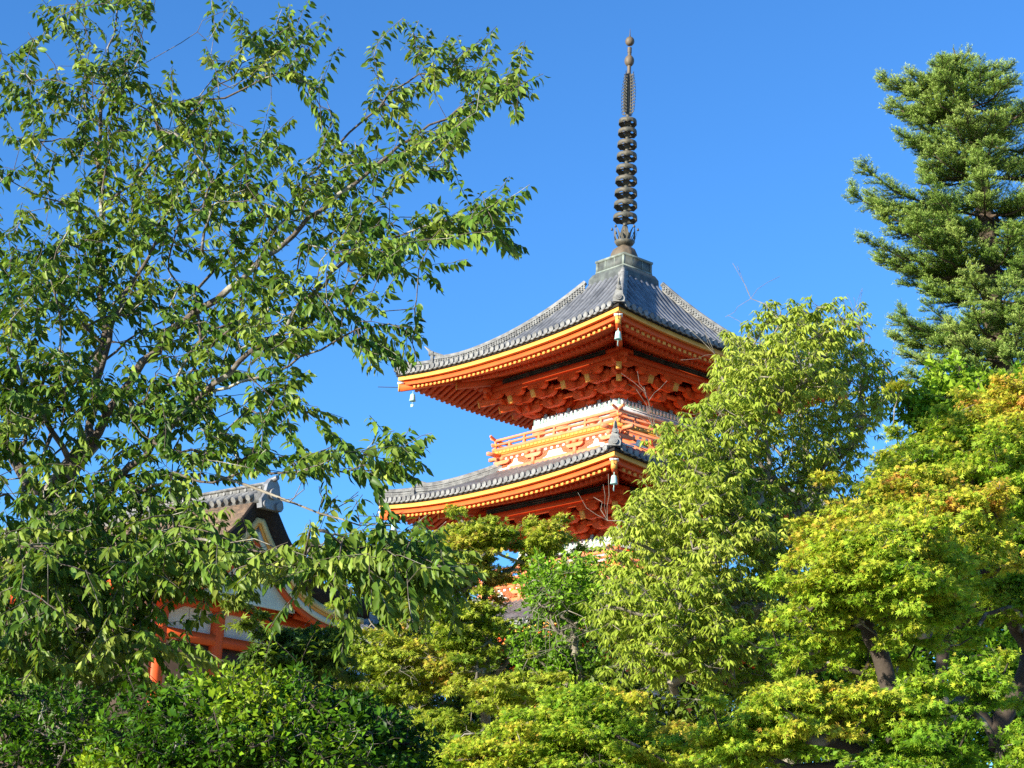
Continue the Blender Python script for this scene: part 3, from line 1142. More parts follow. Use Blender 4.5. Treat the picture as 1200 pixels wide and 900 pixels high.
# small walls and posts glimpsed between the trees
def roofed_wall(name, label, cat, pxl, Y, length, th, az):
    p = at(pxl[0], pxl[1], Y)
    gz = float(ground_z(p[0], p[1]))
    t = thing(name, label, cat, (p[0], p[1], gz), az)
    top = p[2] - gz
    m = MB()
    m.box2((-length / 2, -th, -.3), (length / 2, th, top - .38 - th * .3))
    m.build('plaster', M['white'], t)
    m = MB()
    e = th + .34
    q = .28 + th * .42
    m.prism([(-e, -.10 - q), (e, -.10 - q), (e, -.04 - q), (.10, -.10), (-.10, -.10), (-e, -.04 - q)], (-length / 2 - .2, 0, top), (0, 1, 0), (0, 0, 1), (1, 0, 0), length + .4)
    m.box2((-length / 2 - .22, -.11, top - .12), (length / 2 + .22, .11, top + .08))
    m.tube([(-length / 2 - .25, 0, top + .12), (length / 2 + .25, 0, top + .12)], .085, 8)
    for i in range(int((length + .3) / .24)):
        x = -length / 2 - .1 + i * .24
        for sg in (-1, 1):
            m.tube([(x, sg * .1, top - .09), (x, sg * (e + .02), top - .03 - q)], .065, 7)
    m.build('tile_cap', M['tile_edge'], t)
    return t


roofed_wall('side_hall', 'small white hall with grey tiled roof beyond the right end of the gate eave', 'hall', (436, 730), 42.0, 3.0, 1.3, R(60))
roofed_wall('tiled_wall', 'white walled enclosure with grey tile cap glimpsed low under the slender maple', 'wall', (556, 838), 44.0, 3.4, .16, R(8))

# ------------------------------------------------------------------ trees
def norm(v):
    v = np.asarray(v, float)
    return v / (np.linalg.norm(v, axis=-1, keepdims=True) + 1e-9)


def crom(pts, step):
    """smooth curve through the points"""
    P = np.asarray(pts, float)
    if len(P) == 2:
        n = max(2, int(np.linalg.norm(P[1] - P[0]) / step) + 1)
        return P[0] + (P[1] - P[0]) * np.linspace(0, 1, n)[:, None]
    Q = np.r_[[2 * P[0] - P[1]], P, [2 * P[-1] - P[-2]]]
    out = []
    for i in range(1, len(Q) - 2):
        n = max(2, int(np.linalg.norm(Q[i + 1] - Q[i]) / step) + 1)
        t = np.linspace(0, 1, n, endpoint=False)[:, None]
        a, b, c, d = Q[i - 1:i + 3]
        out.append(.5 * (2 * b + (c - a) * t + (2 * a - 5 * b + 4 * c - d) * t ** 2 + (3 * b - a - 3 * c + d) * t ** 3))
    out.append(P[-1:])
    return np.concatenate(out)


def leaf_T(kind):
    if kind == 'cherry':
        V = [(0, 0, 0), (-.21, .30, .05), (0, .32, -.03), (.21, .30, .05), (-.19, .62, .0), (0, .64, -.09), (.19, .62, .0), (0, 1.03, -.24)]
        F = [(0, 2, 1), (0, 3, 2), (1, 2, 5), (1, 5, 4), (2, 3, 6), (2, 6, 5), (4, 5, 7), (5, 6, 7)]
    elif kind == 'lance':
        V = [(0, 0, 0), (-.15, .40, .03), (0, .42, .075), (.15, .40, .03), (0, 1, -.22)]
        F = [(0, 2, 1), (0, 3, 2), (1, 2, 4), (2, 3, 4)]
    elif kind == 'broad':
        V = [(0, 0, 0), (-.25, .45, .05), (0, .5, -.01), (.25, .45, .05), (0, 1, -.12)]
        F = [(0, 2, 1), (0, 3, 2), (1, 2, 4), (2, 3, 4)]
    elif kind == 'star':
        V, F = [(0, 0, 0)], []
        for a, L in ((-84, .62), (-44, .9), (0, 1.05), (44, .9), (84, .62)):
            c, s = math.cos(R(a)), math.sin(R(a))
            i = len(V)
            for u, q in ((.42, -.13), (1, 0), (.42, .13)):
                V.append((u * L * s + q * c, u * L * c - q * s, -.16 * u * u * L + (.03 if q else 0)))
            F += [(0, i + 2, i + 1), (0, i + 1, i)]
    elif kind == 'needle':
        V = [(-.09, 0, 0), (.09, 0, 0), (0, 1, -.05)]
        F = [(0, 1, 2)]
    return np.array(V, float), np.array(F, int)


class Tree:
    def __init__(self, name, label, cat, base, group=None, tip=.005, ex=2.3):
        self.root = thing(name, label, cat, tuple(base), 0, group)
        self.base = np.array(base, float)
        self.P, self.par, self.mr = np.zeros((4000, 3)), [], []
        self.n = 0
        self.leaves = []
        self.tip, self.ex = tip, ex

    def node(self, p, parent, mr=0.0):
        if self.n >= len(self.P):
            self.P = np.r_[self.P, np.zeros_like(self.P)]
        self.P[self.n] = p
        self.par.append(parent)
        self.mr.append(mr)
        self.n += 1
        return self.n - 1

    def near(self, p, up=0.0):
        Q = self.P[:self.n]
        d = Q - p
        c = np.sqrt((d ** 2).sum(1)) + up * np.maximum(d[:, 2], 0)
        return int(np.argmin(c))

    def limb(self, pts, r0, r1, step=.22, wob=.02, attach=True):
        pts = [np.asarray(p, float) for p in pts]
        par = -1
        if self.n and attach:
            par = self.near(pts[0])
            if np.linalg.norm(self.P[par] - pts[0]) > .05:
                pts = [self.P[par]] + pts
        C = crom(pts, step)
        k0 = 1 if par >= 0 else 0
        for i in range(k0, len(C)):
            t = i / (len(C) - 1)
            q = C[i] + rng.normal(0, wob, 3) * (0 < i < len(C) - 1)
            par = self.node(q, par, r0 + (r1 - r0) * t)
        return par

    def reach(self, p, step=.3, wob=.018, up=.35, mr=0.0):
        """branch from the closest wood to p"""
        a = self.near(p, up)
        A = self.P[a].copy()
        d = np.linalg.norm(p - A)
        if d < .03:
            return a
        pa = self.par[a]
        td = norm(A - self.P[pa]) if pa >= 0 else np.array([0, 0, 1.])
        c = A + td * d * .35 + np.array([0, 0, .08 * d])
        n = max(1, int(d / step))
        k = a
        for i in range(1, n + 1):
            t = i / n
            q = (1 - t) ** 2 * A + 2 * t * (1 - t) * c + t * t * p
            if i < n:
                q = q + rng.normal(0, wob * min(1, d), 3)
            k = self.node(q, k, mr)
        return k

    def path(self, k, pts):
        for p in pts:
            k = self.node(p, k)
        return k

    def add_leaves(self, pos, ax, nr, size, tint):
        m = len(pos)
        self.leaves.append((pos, ax, nr, np.broadcast_to(size, (m,)), np.broadcast_to(tint, (m,))))

    # ---- output
    def wood(self, mat_, name='trunk', skip=0.0):
        n = self.n
        P, par = self.P[:n], np.array(self.par)
        nch = np.bincount(par[par >= 0], minlength=n)
        acc = np.zeros(n)
        rad = np.zeros(n)
        for i in range(n - 1, -1, -1):
            r = max(acc[i] ** (1 / self.ex) if acc[i] else 0, self.tip)
            rad[i] = max(r, self.mr[i])
            if par[i] >= 0:
                acc[par[i]] += r ** self.ex
        main = np.full(n, -1)
        best = np.zeros(n)
        for i in range(n):
            p = par[i]
            if p >= 0 and rad[i] > best[p]:
                best[p], main[p] = rad[i], i
        mb = MB()
        for i in range(n):
            p = par[i]
            if p >= 0 and main[p] == i:
                continue
            ch = [] if p < 0 else [p]
            rr = [] if p < 0 else [min(rad[p], rad[i] * 1.25)]
            k = i
            while k >= 0:
                ch.append(k)
                rr.append(rad[k])
                k = main[k]
            if len(ch) < 2:
                continue
            r = np.array(rr)
            if r.max() < skip:
                continue
            q = P[ch]
            m = r.max()
            ns = 3 if m < .012 else 5 if m < .03 else 7 if m < .08 else 12
            if m > .06:
                r = r * (1 + .07 * np.sin(np.arange(len(r)) * 1.9 + i) + rng.normal(0, .03, len(r)))
            mb.tube(q, r, ns, cap=False)
        return mb.build(name, mat_, self.root, smooth=True, origin=self.base)

    def crown(self, mat_, kind, name='crown'):
        pos, ax, nr, sz, tn = (np.concatenate([l[i] for l in self.leaves]) for i in range(5))
        V, F = leaf_T(kind)
        y = norm(ax)
        z = norm(nr - (nr * y).sum(1)[:, None] * y)
        x = np.cross(y, z)
        W = pos[:, None] + sz[:, None, None] * (V[None, :, 0:1] * x[:, None] + V[None, :, 1:2] * y[:, None] + V[None, :, 2:3] * z[:, None])
        n, k = len(pos), len(V)
        FF = (F[None] + (np.arange(n) * k)[:, None, None]).reshape(-1, F.shape[1])
        mb = MB()
        mb.add(W.reshape(-1, 3), FF, np.repeat(np.clip(tn, 0, 1), k))
        o = mb.build(name, mat_, self.root, origin=self.base, tint=True)
        self.leaves = []
        return o


def inside(poly, P):
    poly = np.asarray(poly, float)
    x, y = P[:, 0], P[:, 1]
    r = np.zeros(len(P), bool)
    for i in range(len(poly)):
        x1, y1 = poly[i]
        x2, y2 = poly[i - 1]
        c = ((y1 > y) != (y2 > y)) & (x < (x2 - x1) * (y - y1) / (y2 - y1 + 1e-12) + x1)
        r ^= c
    return r


def edge_dist(poly, P):
    poly = np.asarray(poly, float)
    d = np.full(len(P), 1e9)
    for i in range(len(poly)):
        a, b = poly[i - 1], poly[i]
        t = np.clip(((P - a) @ (b - a)) / ((b - a) @ (b - a) + 1e-9), 0, 1)
        d = np.minimum(d, np.linalg.norm(P - a - t[:, None] * (b - a), axis=1))
    return d


def fill(poly, n, Y0, T, front=.55, cand=5, inset=13):
    """n points spread through a crown: its outline as seen, its depth rounded off towards the rim"""
    poly = np.asarray(poly, float)
    lo, hi = poly.min(0), poly.max(0)
    C = lo + (hi - lo) * rng.random((n * cand * 12, 2))
    C = C[inside(poly, C)]
    e0 = edge_dist(poly, C)
    C = C[e0 > min(inset, .45 * e0.max())]
    ed = edge_dist(poly, C)
    dm = max(ed.max(), 1)
    th = T * np.sqrt(np.clip(ed / dm, .03, 1))
    u = rng.random(len(C)) * 2 - 1
    fr = rng.random(len(C)) < front
    u = np.where(fr, -.55 - .45 * rng.random(len(C)), u)
    C = C + rng.normal(0, 7, C.shape)
    W = np.array([at(c[0], c[1], Y0 + a) for c, a in zip(C, u * th)])
    out = [0]
    k = 1
    d = np.linalg.norm(W - W[0], axis=1)
    for _ in range(n - 1):
        if k + cand >= len(W):
            break
        s = slice(k, k + cand)
        b = k + int(np.argmax(d[s]))
        k += cand
        out.append(b)
        d = np.minimum(d, np.linalg.norm(W - W[b], axis=1))
    return W[out]


def rand_dir(n):
    return norm(rng.normal(size=(n, 3)))


UPV = np.array([0, 0, 1.0])
# leaves turn their faces to the light: part up, part to the sunny side
LITE = norm(UPV * .75 + np.array([sdir.x, sdir.y, sdir.z]) * .9)


def spray(t, k, start, d, L, gap, size, droop, tint, kind='cherry', bend=.25):
    """a leafy shoot: axis with alternate hanging leaves"""
    n = 4
    pts = []
    p = start.copy()
    dd = d.copy()
    for i in range(n):
        dd = norm(dd + np.array([0, 0, -bend / n]) + rng.normal(0, .10, 3))
        p = p + dd * L / n
        pts.append(p)
    t.path(k, pts)
    Q = np.r_[[start], pts]
    m = max(3, int(L / gap))
    u = ((np.arange(m) + rng.random(m) * .6) / m) ** .8 * n
    u = np.clip(u, 0, n - 1e-3)
    i = u.astype(int)
    f = (u - i)[:, None]
    pos = Q[i] * (1 - f) + Q[i + 1] * f
    tg = norm(Q[i + 1] - Q[i])
    sd = norm(np.cross(tg, UPV + rng.normal(0, .2, (m, 3))))
    sg = np.where(np.arange(m) % 2 == 0, 1, -1)[:, None]
    ax = norm(tg * .45 + sd * sg * .75 - UPV * droop + rng.normal(0, .28, (m, 3)))
    nr = LITE * 1.1 + sd * sg * .35 + rng.normal(0, .5, (m, 3))
    pos = pos + ax * size * .15
    s = size * (.55 + .6 * rng.random(m)) * (1 - .3 * (u / n) ** 3)
    t.add_leaves(pos, ax, nr, s, tint + .12 * rng.normal(size=m) + .10 * (u / n) ** 2)


def pads(t, cl, r, flat, nt, nl, size, tint_f, droop=.35, spread=.55, mr=0.0, bare=0.0, step=.3):
    """layered pads of small leaves on radiating twigs (maples and the like), with stray sprays round them"""
    st = cl[rng.random(len(cl)) < .38]
    strays = len(cl)
    cl = np.r_[cl, st + rng.normal(0, 1, st.shape) * [r * 1.15, r * 1.15, r * .6]]
    order = np.argsort(np.linalg.norm(cl - t.P[0], axis=1))
    for ci in order:
        c = cl[ci]
        k = t.reach(c, step, mr=mr)
        sc = (.70 + .55 * rng.random()) * (.72 if ci >= strays else 1)
        isb = rng.random() < bare
        tb = tint_f(c) + rng.normal(0, .09)
        for j in range(nt):
            a = rng.random() * 2 * np.pi
            q = math.sqrt(rng.random() * .9 + .1)
            e = c + sc * np.array([r * q * math.cos(a), r * q * math.sin(a), flat * (rng.random() * 2 - 1) * (1.1 - q) - flat * .5 * q * q])
            mid = (c + e) / 2 + np.array([0, 0, flat * .25]) + rng.normal(0, .03, 3)
            t.path(k, [mid, e])
            if isb:
                for _ in range(2):
                    t.path(t.n - 1, [e + rng.normal(0, r * .3, 3)])
                continue
            m = nl
            u = rng.random(m)[:, None]
            pos = np.where(u < .5, c + (mid - c) * u * 2, mid + (e - mid) * (u - .5) * 2) * 1.0
            pos = pos + rng.normal(0, 1, (m, 3)) * [r * .16, r * .16, flat * .18]
            out = norm(pos - c + rng.normal(0, .3 * r, (m, 3)))
            ax = norm(out * [1, 1, .3] + rng.normal(0, .4, (m, 3)) - UPV * droop)
            nr = LITE + rng.normal(0, spread, (m, 3))
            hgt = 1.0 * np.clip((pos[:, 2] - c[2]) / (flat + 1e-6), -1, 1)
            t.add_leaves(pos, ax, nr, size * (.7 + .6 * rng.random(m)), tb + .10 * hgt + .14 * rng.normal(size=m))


def rosettes(t, cl, r, nt, size, tint_f, per=7, droop=.75, mr=0.0):
    order = np.argsort(np.linalg.norm(cl - t.P[0], axis=1))
    for c in cl[order]:
        k = t.reach(c, .3, mr=mr)
        tb = tint_f(c) + rng.normal(0, .08)
        for j in range(nt):
            d = rand_dir(1)[0] * [1, 1, .8]
            e = c + d * r * (.35 + .75 * rng.random()) + [0, 0, .1 * r]
            mid = (c + e) / 2 + rng.normal(0, .04, 3) - [0, 0, .04]
            t.path(k, [mid, e])
            for p, m in ((e, per), (mid * .4 + e * .6, per // 2)):
                a = rng.random() * 6.28 + np.arange(m) * 6.28 / m + rng.normal(0, .25, m)
                o = np.c_[np.cos(a), np.sin(a), np.zeros(m)]
                ax = norm(o + d * .25 - UPV * (droop + rng.normal(0, .22, m))[:, None])
                nr = LITE * .8 + o * .7 + rng.normal(0, .3, (m, 3))
                t.add_leaves(p + o * .012 + rng.normal(0, .008, (m, 3)), ax, nr, size * (.65 + .55 * rng.random(m)), tb + .10 * rng.normal(size=m))


def leafy(t, cl, r, nt, nl, size, tint_f, droop=.2, mr=0.0, flat=.8, skin=True):
    """rounded clumps of small oval leaves"""
    order = np.argsort(np.linalg.norm(cl - t.P[0], axis=1))
    for c in cl[order]:
        k = t.reach(c, .3, mr=mr)
        tb = tint_f(c) + rng.normal(0, .08)
        for j in range(nt):
            d = rand_dir(1)[0]
            e = c + d * r * [1, 1, flat] * (.5 + .5 * rng.random())
            t.path(k, [(c + e) / 2 + rng.normal(0, .02, 3), e])
            u = (.35 + .7 * rng.random(nl))[:, None]
            pos = c + (e - c) * u + rng.normal(0, r * .09, (nl, 3))
            ax = norm(d * .6 + rng.normal(0, .6, (nl, 3)) + UPV * .15 - UPV * droop)
            nr = LITE * .9 + rng.normal(0, .55, (nl, 3))
            t.add_leaves(pos, ax, nr, size * (.65 + .6 * rng.random(nl)), tb + .12 * rng.normal(size=nl) + .10 * (u[:, 0] - .7))


def px(Y, *pts):
    return [at(p[0], p[1], p[2] if len(p) > 2 else Y) for p in pts]


def foot(p, dx=0.0, dy=0.0):
    x, y = p[0] + dx, p[1] + dy
    return np.array([x, y, float(ground_z(x, y)) - .15])


def to_px(p):
    v = (np.linalg.inv(CM) @ np.append(p, 1))[:3]
    return 600 + FPX * v[0] / -v[2], 450 - FPX * v[1] / -v[2]


# openings between the boughs where sky, gate and eaves show (centre and half size as seen from the path)
GAPS = [(590, 180, 48, 50), (525, 395, 30, 70), (470, 470, 62, 36), (540, 520, 34, 60), (296, 616, 28, 22), (650, 90, 16, 40), (640, 265, 20, 40), (545, 320, 40, 26), (410, 490, 20, 26), (214, 38, 20, 24), (225, 92, 22, 22), (320, 128, 52, 22), (355, 165, 26, 22), (408, 85, 22, 60), (18, 20, 26, 32), (12, 235, 18, 22), (14, 148, 14, 16), (228, 315, 22, 14), (75, 398, 22, 10), (135, 430, 14, 14),
        (222, 515, 26, 16), (372, 428, 24, 18), (385, 455, 26, 26), (400, 490, 30, 24), (300, 575, 60, 14), (395, 590, 70, 30), (300, 600, 32, 28), (330, 625, 26, 24), (250, 590, 34, 16), (345, 305, 20, 12), (230, 268, 18, 12),
        (470, 350, 25, 14), (520, 230, 40, 14), (505, 120, 30, 14), (270, 725, 62, 30), (215, 735, 20, 22), (330, 715, 40, 22), (390, 715, 50, 14), (420, 735, 30, 20), (70, 215, 22, 12), (160, 185, 12, 12), (280, 255, 14, 14),
        (420, 240, 12, 10), (300, 515, 22, 14), (150, 395, 10, 16), (390, 330, 22, 10), (435, 345, 22, 10), (45, 275, 20, 10), (340, 360, 18, 12), (275, 460, 16, 10), (180, 510, 16, 12), (60, 70, 14, 12)]


def in_gap(p):
    x, y = to_px(p)
    return any(((x - g[0]) / g[2]) ** 2 + ((y - g[1]) / g[3]) ** 2 < 1 for g in GAPS)


# ---------- the big cherry on the left
def cherry():
    Y = 15.0
    p0 = at(70, 935, Y)
    b = foot(p0, -.15, .1)
    t = Tree('cherry_tree', 'large cherry tree on the left with drooping oval leaves and long spreading grey limbs', 'tree', b, tip=.003, ex=2.7)
    t.limb([b, (b + p0) / 2 + [.06, 0, 0]] + px(Y, (70, 935), (92, 840), (112, 775), (104, 700), (72, 640), (62, 585), (84, 545), (108, 520)), .20, .085, wob=.012)
    t.limb(px(Y, (112, 775, 15), (150, 735, 14.8), (165, 690, 14.7), (205, 668, 14.6)), 0.0484, 0.0163)
    t.limb(px(Y, (62, 585, 15), (30, 560, 15.2), (5, 525, 15.3), (-30, 470, 15.3), (-70, 380, 15.3)), 0.0629, 0.0279)
    t.limb(px(Y, (104, 700, 15), (60, 690, 14.6), (20, 665, 14.3), (-40, 640, 14)), 0.0435, 0.0139)
    # rising limbs
    t.limb(px(Y, (108, 520, 15), (110, 465, 15.1), (117, 420, 15.2), (117, 300, 15.5), (117, 220, 15.6), (117, 143, 15.7), (122, 83, 15.7), (133, 40, 15.8), (140, -20, 15.8)), 0.0411, 0.0056)
    t.limb(px(Y, (112, 452, 15.1), (128, 400, 15.0), (147, 343, 14.9), (173, 300, 14.8), (200, 240, 14.8), (215, 215, 14.7), (240, 175, 14.6)), 0.0266, 0.0056)
    t.limb(px(Y, (117, 430, 15.2), (150, 400, 15.3), (190, 375, 15.5), (225, 350, 15.6)), 0.0169, 0.0056)
    t.limb(px(Y, (100, 528, 15), (137, 463, 14.8), (167, 430, 14.6), (200, 393, 14.5), (233, 367, 14.4), (273, 340, 14.3), (297, 317, 14.2), (345, 275, 14.2), (417, 212, 14.2), (468, 171, 14.2), (520, 140, 14.2), (565, 115, 14.1), (615, 96, 14.1)), 0.0459, 0.0037)
    t.limb(px(Y, (297, 317, 14.2), (335, 255, 14.6), (360, 210, 14.9), (385, 185, 15), (412, 153, 15), (441, 124, 15), (479, 97, 15), (530, 75, 15), (562, 52, 15)), 0.0193, 0.0032)
    t.limb(px(Y, (72, 640, 15), (113, 600, 14.6), (150, 550, 14.3), (200, 500, 14), (240, 463, 13.8), (267, 437, 13.7), (293, 413, 13.6), (333, 380, 13.5), (375, 335, 13.4), (401, 303, 13.4), (439, 293, 13.3), (489, 269, 13.3), (540, 257, 13.2), (598, 262, 13.2)), 0.0411, 0.0032)
    t.limb(px(Y, (248, 458, 13.8), (300, 443, 13.6), (350, 417, 13.4), (400, 400, 13.2), (440, 385, 13.1), (470, 385, 13.1), (488, 415, 13.1)), 0.0169, 0.0028)
    t.limb(px(Y, (145, 225, 15.6), (172, 195, 15.3), (207, 153, 15.1), (240, 117, 15), (273, 90, 15), (300, 63, 15), (327, 37, 15)), 0.0136, 0.0032)
    t.limb(px(Y, (247, 115, 15), (293, 103, 14.9), (333, 83, 14.8), (362, 105, 14.7), (375, 140, 14.7), (387, 177, 14.7)), 0.0087, 0.0028)
    t.limb(px(Y, (100, 253, 15.5), (50, 230, 15.4), (0, 207, 15.3), (-60, 170, 15.2)), 0.0097, 0.0046)
    t.limb(px(Y, (113, 143, 15.7), (83, 110, 15.6), (50, 60, 15.5), (33, 38, 15.5)), 0.0077, 0.0028)
    t.limb(px(Y, (117, 200, 15.6), (95, 150, 15.8), (60, 130, 15.9), (20, 110, 16)), 0.0077, 0.0028)
    t.limb(px(Y, (120, 110, 15.7), (153, 63, 15.5), (180, 10, 15.4), (190, -30, 15.4)), 0.0077, 0.0028)
    t.limb(px(Y, (150, 85, 15.5), (213, 50, 15.3), (240, 27, 15.2), (268, 10, 15.2)), 0.0048, 0.0019)
    t.limb(px(Y, (110, 130, 15.7), (105, 70, 15.5), (93, 17, 15.4), (85, -30, 15.4)), 0.0068, 0.0028)
    t.limb(px(Y, (140, 585, 14.4), (190, 567, 13.6), (253, 557, 13.2), (320, 557, 12.9), (400, 551, 12.6), (450, 540, 12.5), (502, 524, 12.4)), 0.0169, 0.0028)
    t.limb(px(Y, (104, 680, 15), (150, 655, 14), (200, 628, 13.2), (260, 638, 12.7), (350, 655, 12.3), (430, 662, 12), (512, 660, 11.8)), 0.0242, 0.0028)
    t.limb(px(Y, (260, 638, 12.7), (310, 640, 12.4), (360, 655, 12.2), (400, 632, 12)), 0.0087, 0.0023)
    t.limb(px(Y, (165, 700, 14.7), (200, 690, 14), (225, 700, 13.5), (245, 712, 13.2)), 0.0097, 0.0028)
    t.limb(px(Y, (62, 600, 15), (40, 620, 13.8), (20, 640, 13), (0, 655, 12.6)), 0.0193, 0.0046)
    t.limb(px(Y, (84, 545, 15), (40, 470, 14.4), (0, 400, 14.1), (-40, 330, 14)), 0.0290, 0.0093)
    t.limb(px(Y, (40, 470, 14.4), (70, 390, 14), (60, 320, 13.9), (80, 270, 13.9)), 0.0145, 0.0046)
    # leafy regions: x, y, half width, half height, shoots, depth
    B = [(35, 80, 38, 35, 9, 15.5), (95, 25, 40, 30, 9, 15.4), (165, 12, 35, 20, 8, 15.4), (120, 75, 48, 35, 15, 15.6), (55, 125, 48, 30, 10, 15.7),
         (125, 118, 50, 35, 15, 15.6), (180, 112, 30, 28, 7, 15.4), (45, 168, 45, 25, 7, 15.5), (110, 178, 60, 38, 17, 15.5), (180, 160, 40, 38, 11, 15.3),
         (18, 205, 26, 14, 4, 15.3), (45, 228, 35, 16, 6, 15.4), (105, 240, 60, 35, 16, 15.5), (165, 215, 50, 35, 15, 15.3), (228, 160, 32, 28, 8, 15.0),
         (240, 50, 14, 24, 3, 15.2), (310, 68, 42, 28, 12, 14.9), (347, 62, 22, 32, 7, 14.9), (377, 120, 13, 38, 6, 14.7), (262, 102, 24, 22, 5, 15),
         (255, 150, 45, 18, 8, 14.9), (262, 200, 50, 33, 14, 14.7), (325, 190, 50, 25, 10, 14.5), (325, 240, 60, 35, 17, 14.4), (390, 205, 42, 28, 13, 14.3),
         (390, 250, 45, 25, 11, 14.2), (450, 205, 45, 25, 13, 14.2), (510, 172, 35, 25, 12, 14.2), (515, 205, 28, 20, 7, 14.2), (440, 125, 25, 20, 6, 15),
         (435, 75, 12, 28, 3, 15), (478, 62, 11, 22, 3, 15), (490, 105, 35, 18, 9, 15), (535, 75, 28, 15, 8, 15), (575, 112, 35, 16, 9, 14.1), (600, 102, 18, 10, 5, 14.1),
         (430, 290, 40, 22, 11, 13.3), (490, 272, 40, 22, 14, 13.3), (550, 262, 40, 18, 13, 13.2), (575, 262, 18, 12, 6, 13.2), (475, 312, 45, 15, 8, 13.3), (480, 330, 12, 14, 2, 13.2),
         (380, 300, 40, 25, 12, 13.6), (355, 345, 40, 28, 13, 13.5), (400, 358, 40, 22, 12, 13.3), (445, 375, 30, 18, 8, 13.1), (480, 400, 10, 25, 4, 13.1), (420, 400, 30, 14, 6, 13.2),
         (320, 395, 50, 30, 15, 13.6), (300, 345, 45, 30, 13, 14.2), (260, 300, 50, 30, 15, 14.4), (250, 250, 50, 28, 13, 14.6), (190, 290, 50, 40, 17, 14.9), (190, 250, 40, 25, 9, 15),
         (110, 310, 55, 45, 22, 15.3), (40, 300, 45, 35, 14, 14.5), (20, 260, 35, 20, 6, 14.8), (40, 370, 50, 40, 20, 14.2), (110, 385, 50, 35, 15, 15), (180, 350, 40, 25, 9, 14.9),
         (190, 400, 35, 20, 6, 14.7), (240, 390, 40, 22, 8, 14.4), (40, 440, 50, 35, 18, 14.2), (110, 455, 50, 28, 13, 14.7), (180, 455, 45, 25, 10, 14.4), (230, 430, 35, 20, 6, 14.1),
         (310, 450, 45, 22, 9, 13.6), (345, 480, 45, 28, 11, 13.5), (370, 500, 30, 18, 6, 13.4), (270, 490, 45, 22, 9, 13.8), (200, 490, 45, 18, 8, 14), (150, 490, 40, 22, 9, 14.4),
         (60, 500, 50, 25, 11, 14.5), (20, 480, 35, 25, 9, 14.2), (250, 530, 50, 18, 9, 13.6), (190, 540, 45, 20, 8, 13.9), (320, 540, 45, 18, 11, 13), (380, 545, 40, 15, 11, 12.7),
         (440, 535, 35, 14, 11, 12.5), (470, 528, 18, 10, 6, 12.4), (130, 560, 40, 20, 7, 14.4), (40, 590, 50, 25, 14, 14), (110, 610, 50, 25, 14, 14.2),
         (200, 590, 40, 18, 5, 13.5), (170, 640, 55, 25, 16, 13.4), (225, 615, 40, 18, 9, 13.1), (260, 640, 50, 24, 19, 12.7), (320, 650, 45, 22, 19, 12.4), (380, 645, 40, 25, 17, 12.1),
         (440, 655, 40, 20, 17, 12), (490, 658, 30, 16, 9, 11.8), (300, 670, 50, 16, 9, 12.5), (400, 632, 22, 10, 4, 12), (420, 690, 35, 12, 4, 12.1), (355, 690, 25, 12, 4, 12.2),
         (30, 650, 50, 30, 19, 13), (100, 665, 50, 30, 17, 13.6), (180, 685, 50, 25, 15, 13.4), (230, 705, 28, 14, 7, 13.1), (30, 710, 50, 35, 19, 13), (110, 725, 50, 35, 19, 13.6),
         (180, 735, 40, 28, 10, 13.6), (30, 770, 50, 35, 17, 13.2), (110, 780, 45, 30, 12, 13.9), (20, 540, 35, 30, 9, 14.4), (-25, 500, 25, 120, 12, 14.3), (-25, 270, 25, 130, 12, 14.8), (-25, 720, 25, 110, 12, 13.4)]
    items = []
    for x, y, rx, ry, n, dep in B:
        for _ in range(int(n * (2.5 if (x < 230 and y > 470) or y > 610 else 1.65 if y > 260 else 1.35))):
            a, q = rng.random() * 6.283, math.sqrt(rng.random())
            items.append((x + rx * q * math.cos(a), y + ry * q * math.sin(a), dep + rng.normal(0, .45), y))
    c0 = at(60, 560, 15)
    pts = np.array([at(i[0], i[1], i[2]) for i in items])
    for j in np.argsort(np.linalg.norm(pts - c0, axis=1)):
        p = pts[j]
        a = t.P[t.near(p)]
        out = norm(p - a)
        d = norm(out * .55 + norm(p - c0) * .45 + rng.normal(0, .38, 3) + [0, 0, .05])
        L_ = .26 + .30 * rng.random()
        if rng.random() < .9 and (in_gap(p - [0, 0, .05]) or in_gap(p + d * L_ * .6 - [0, 0, .06]) or in_gap(p + d * L_ - [0, 0, .10])):
            continue
        k = t.reach(p, .3, up=.1)
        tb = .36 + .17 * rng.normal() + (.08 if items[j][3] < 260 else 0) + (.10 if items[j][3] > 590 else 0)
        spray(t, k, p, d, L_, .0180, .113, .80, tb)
    # shoots right along the outer limbs
    for line in ([(470, 170, 14.2), (520, 140, 14.2), (565, 115, 14.1), (612, 97, 14.1)], [(441, 124, 15), (479, 97, 15), (525, 78, 15), (552, 58, 15)],
                 [(489, 269, 13.3), (540, 257, 13.2), (594, 262, 13.2)], [(400, 549, 12.6), (440, 540, 12.5), (480, 528, 12.4)], [(350, 655, 12.3), (430, 660, 12), (495, 656, 11.8)],
                 [(293, 103, 14.9), (333, 83, 14.8), (362, 105, 14.7), (388, 178, 14.7)], [(273, 90, 15), (300, 63, 15), (328, 36, 15)], [(440, 385, 13.1), (470, 385, 13.1), (489, 418, 13.1)]):
        C = crom(px(0, *line), .11)
        for i in range(len(C) - 1):
            k = t.near(C[i])
            dr = norm(C[i + 1] - C[i])
            spray(t, k, C[i], norm(dr + rng.normal(0, .35, 3)), .18 + .14 * rng.random(), .019, .112, .78, .5 + .15 * rng.normal())
    t.wood(M['bark_cherry'], skip=0)
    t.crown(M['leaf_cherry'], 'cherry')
    # lichen crusts on the old wood
    # bare dead twig hanging out over the gate
    d = Tree.__new__(Tree)
    d.root, d.base, d.n, d.leaves, d.tip, d.ex = t.root, t.base, 0, [], .0035, 2.2
    d.P, d.par, d.mr = np.zeros((400, 3)), [], []
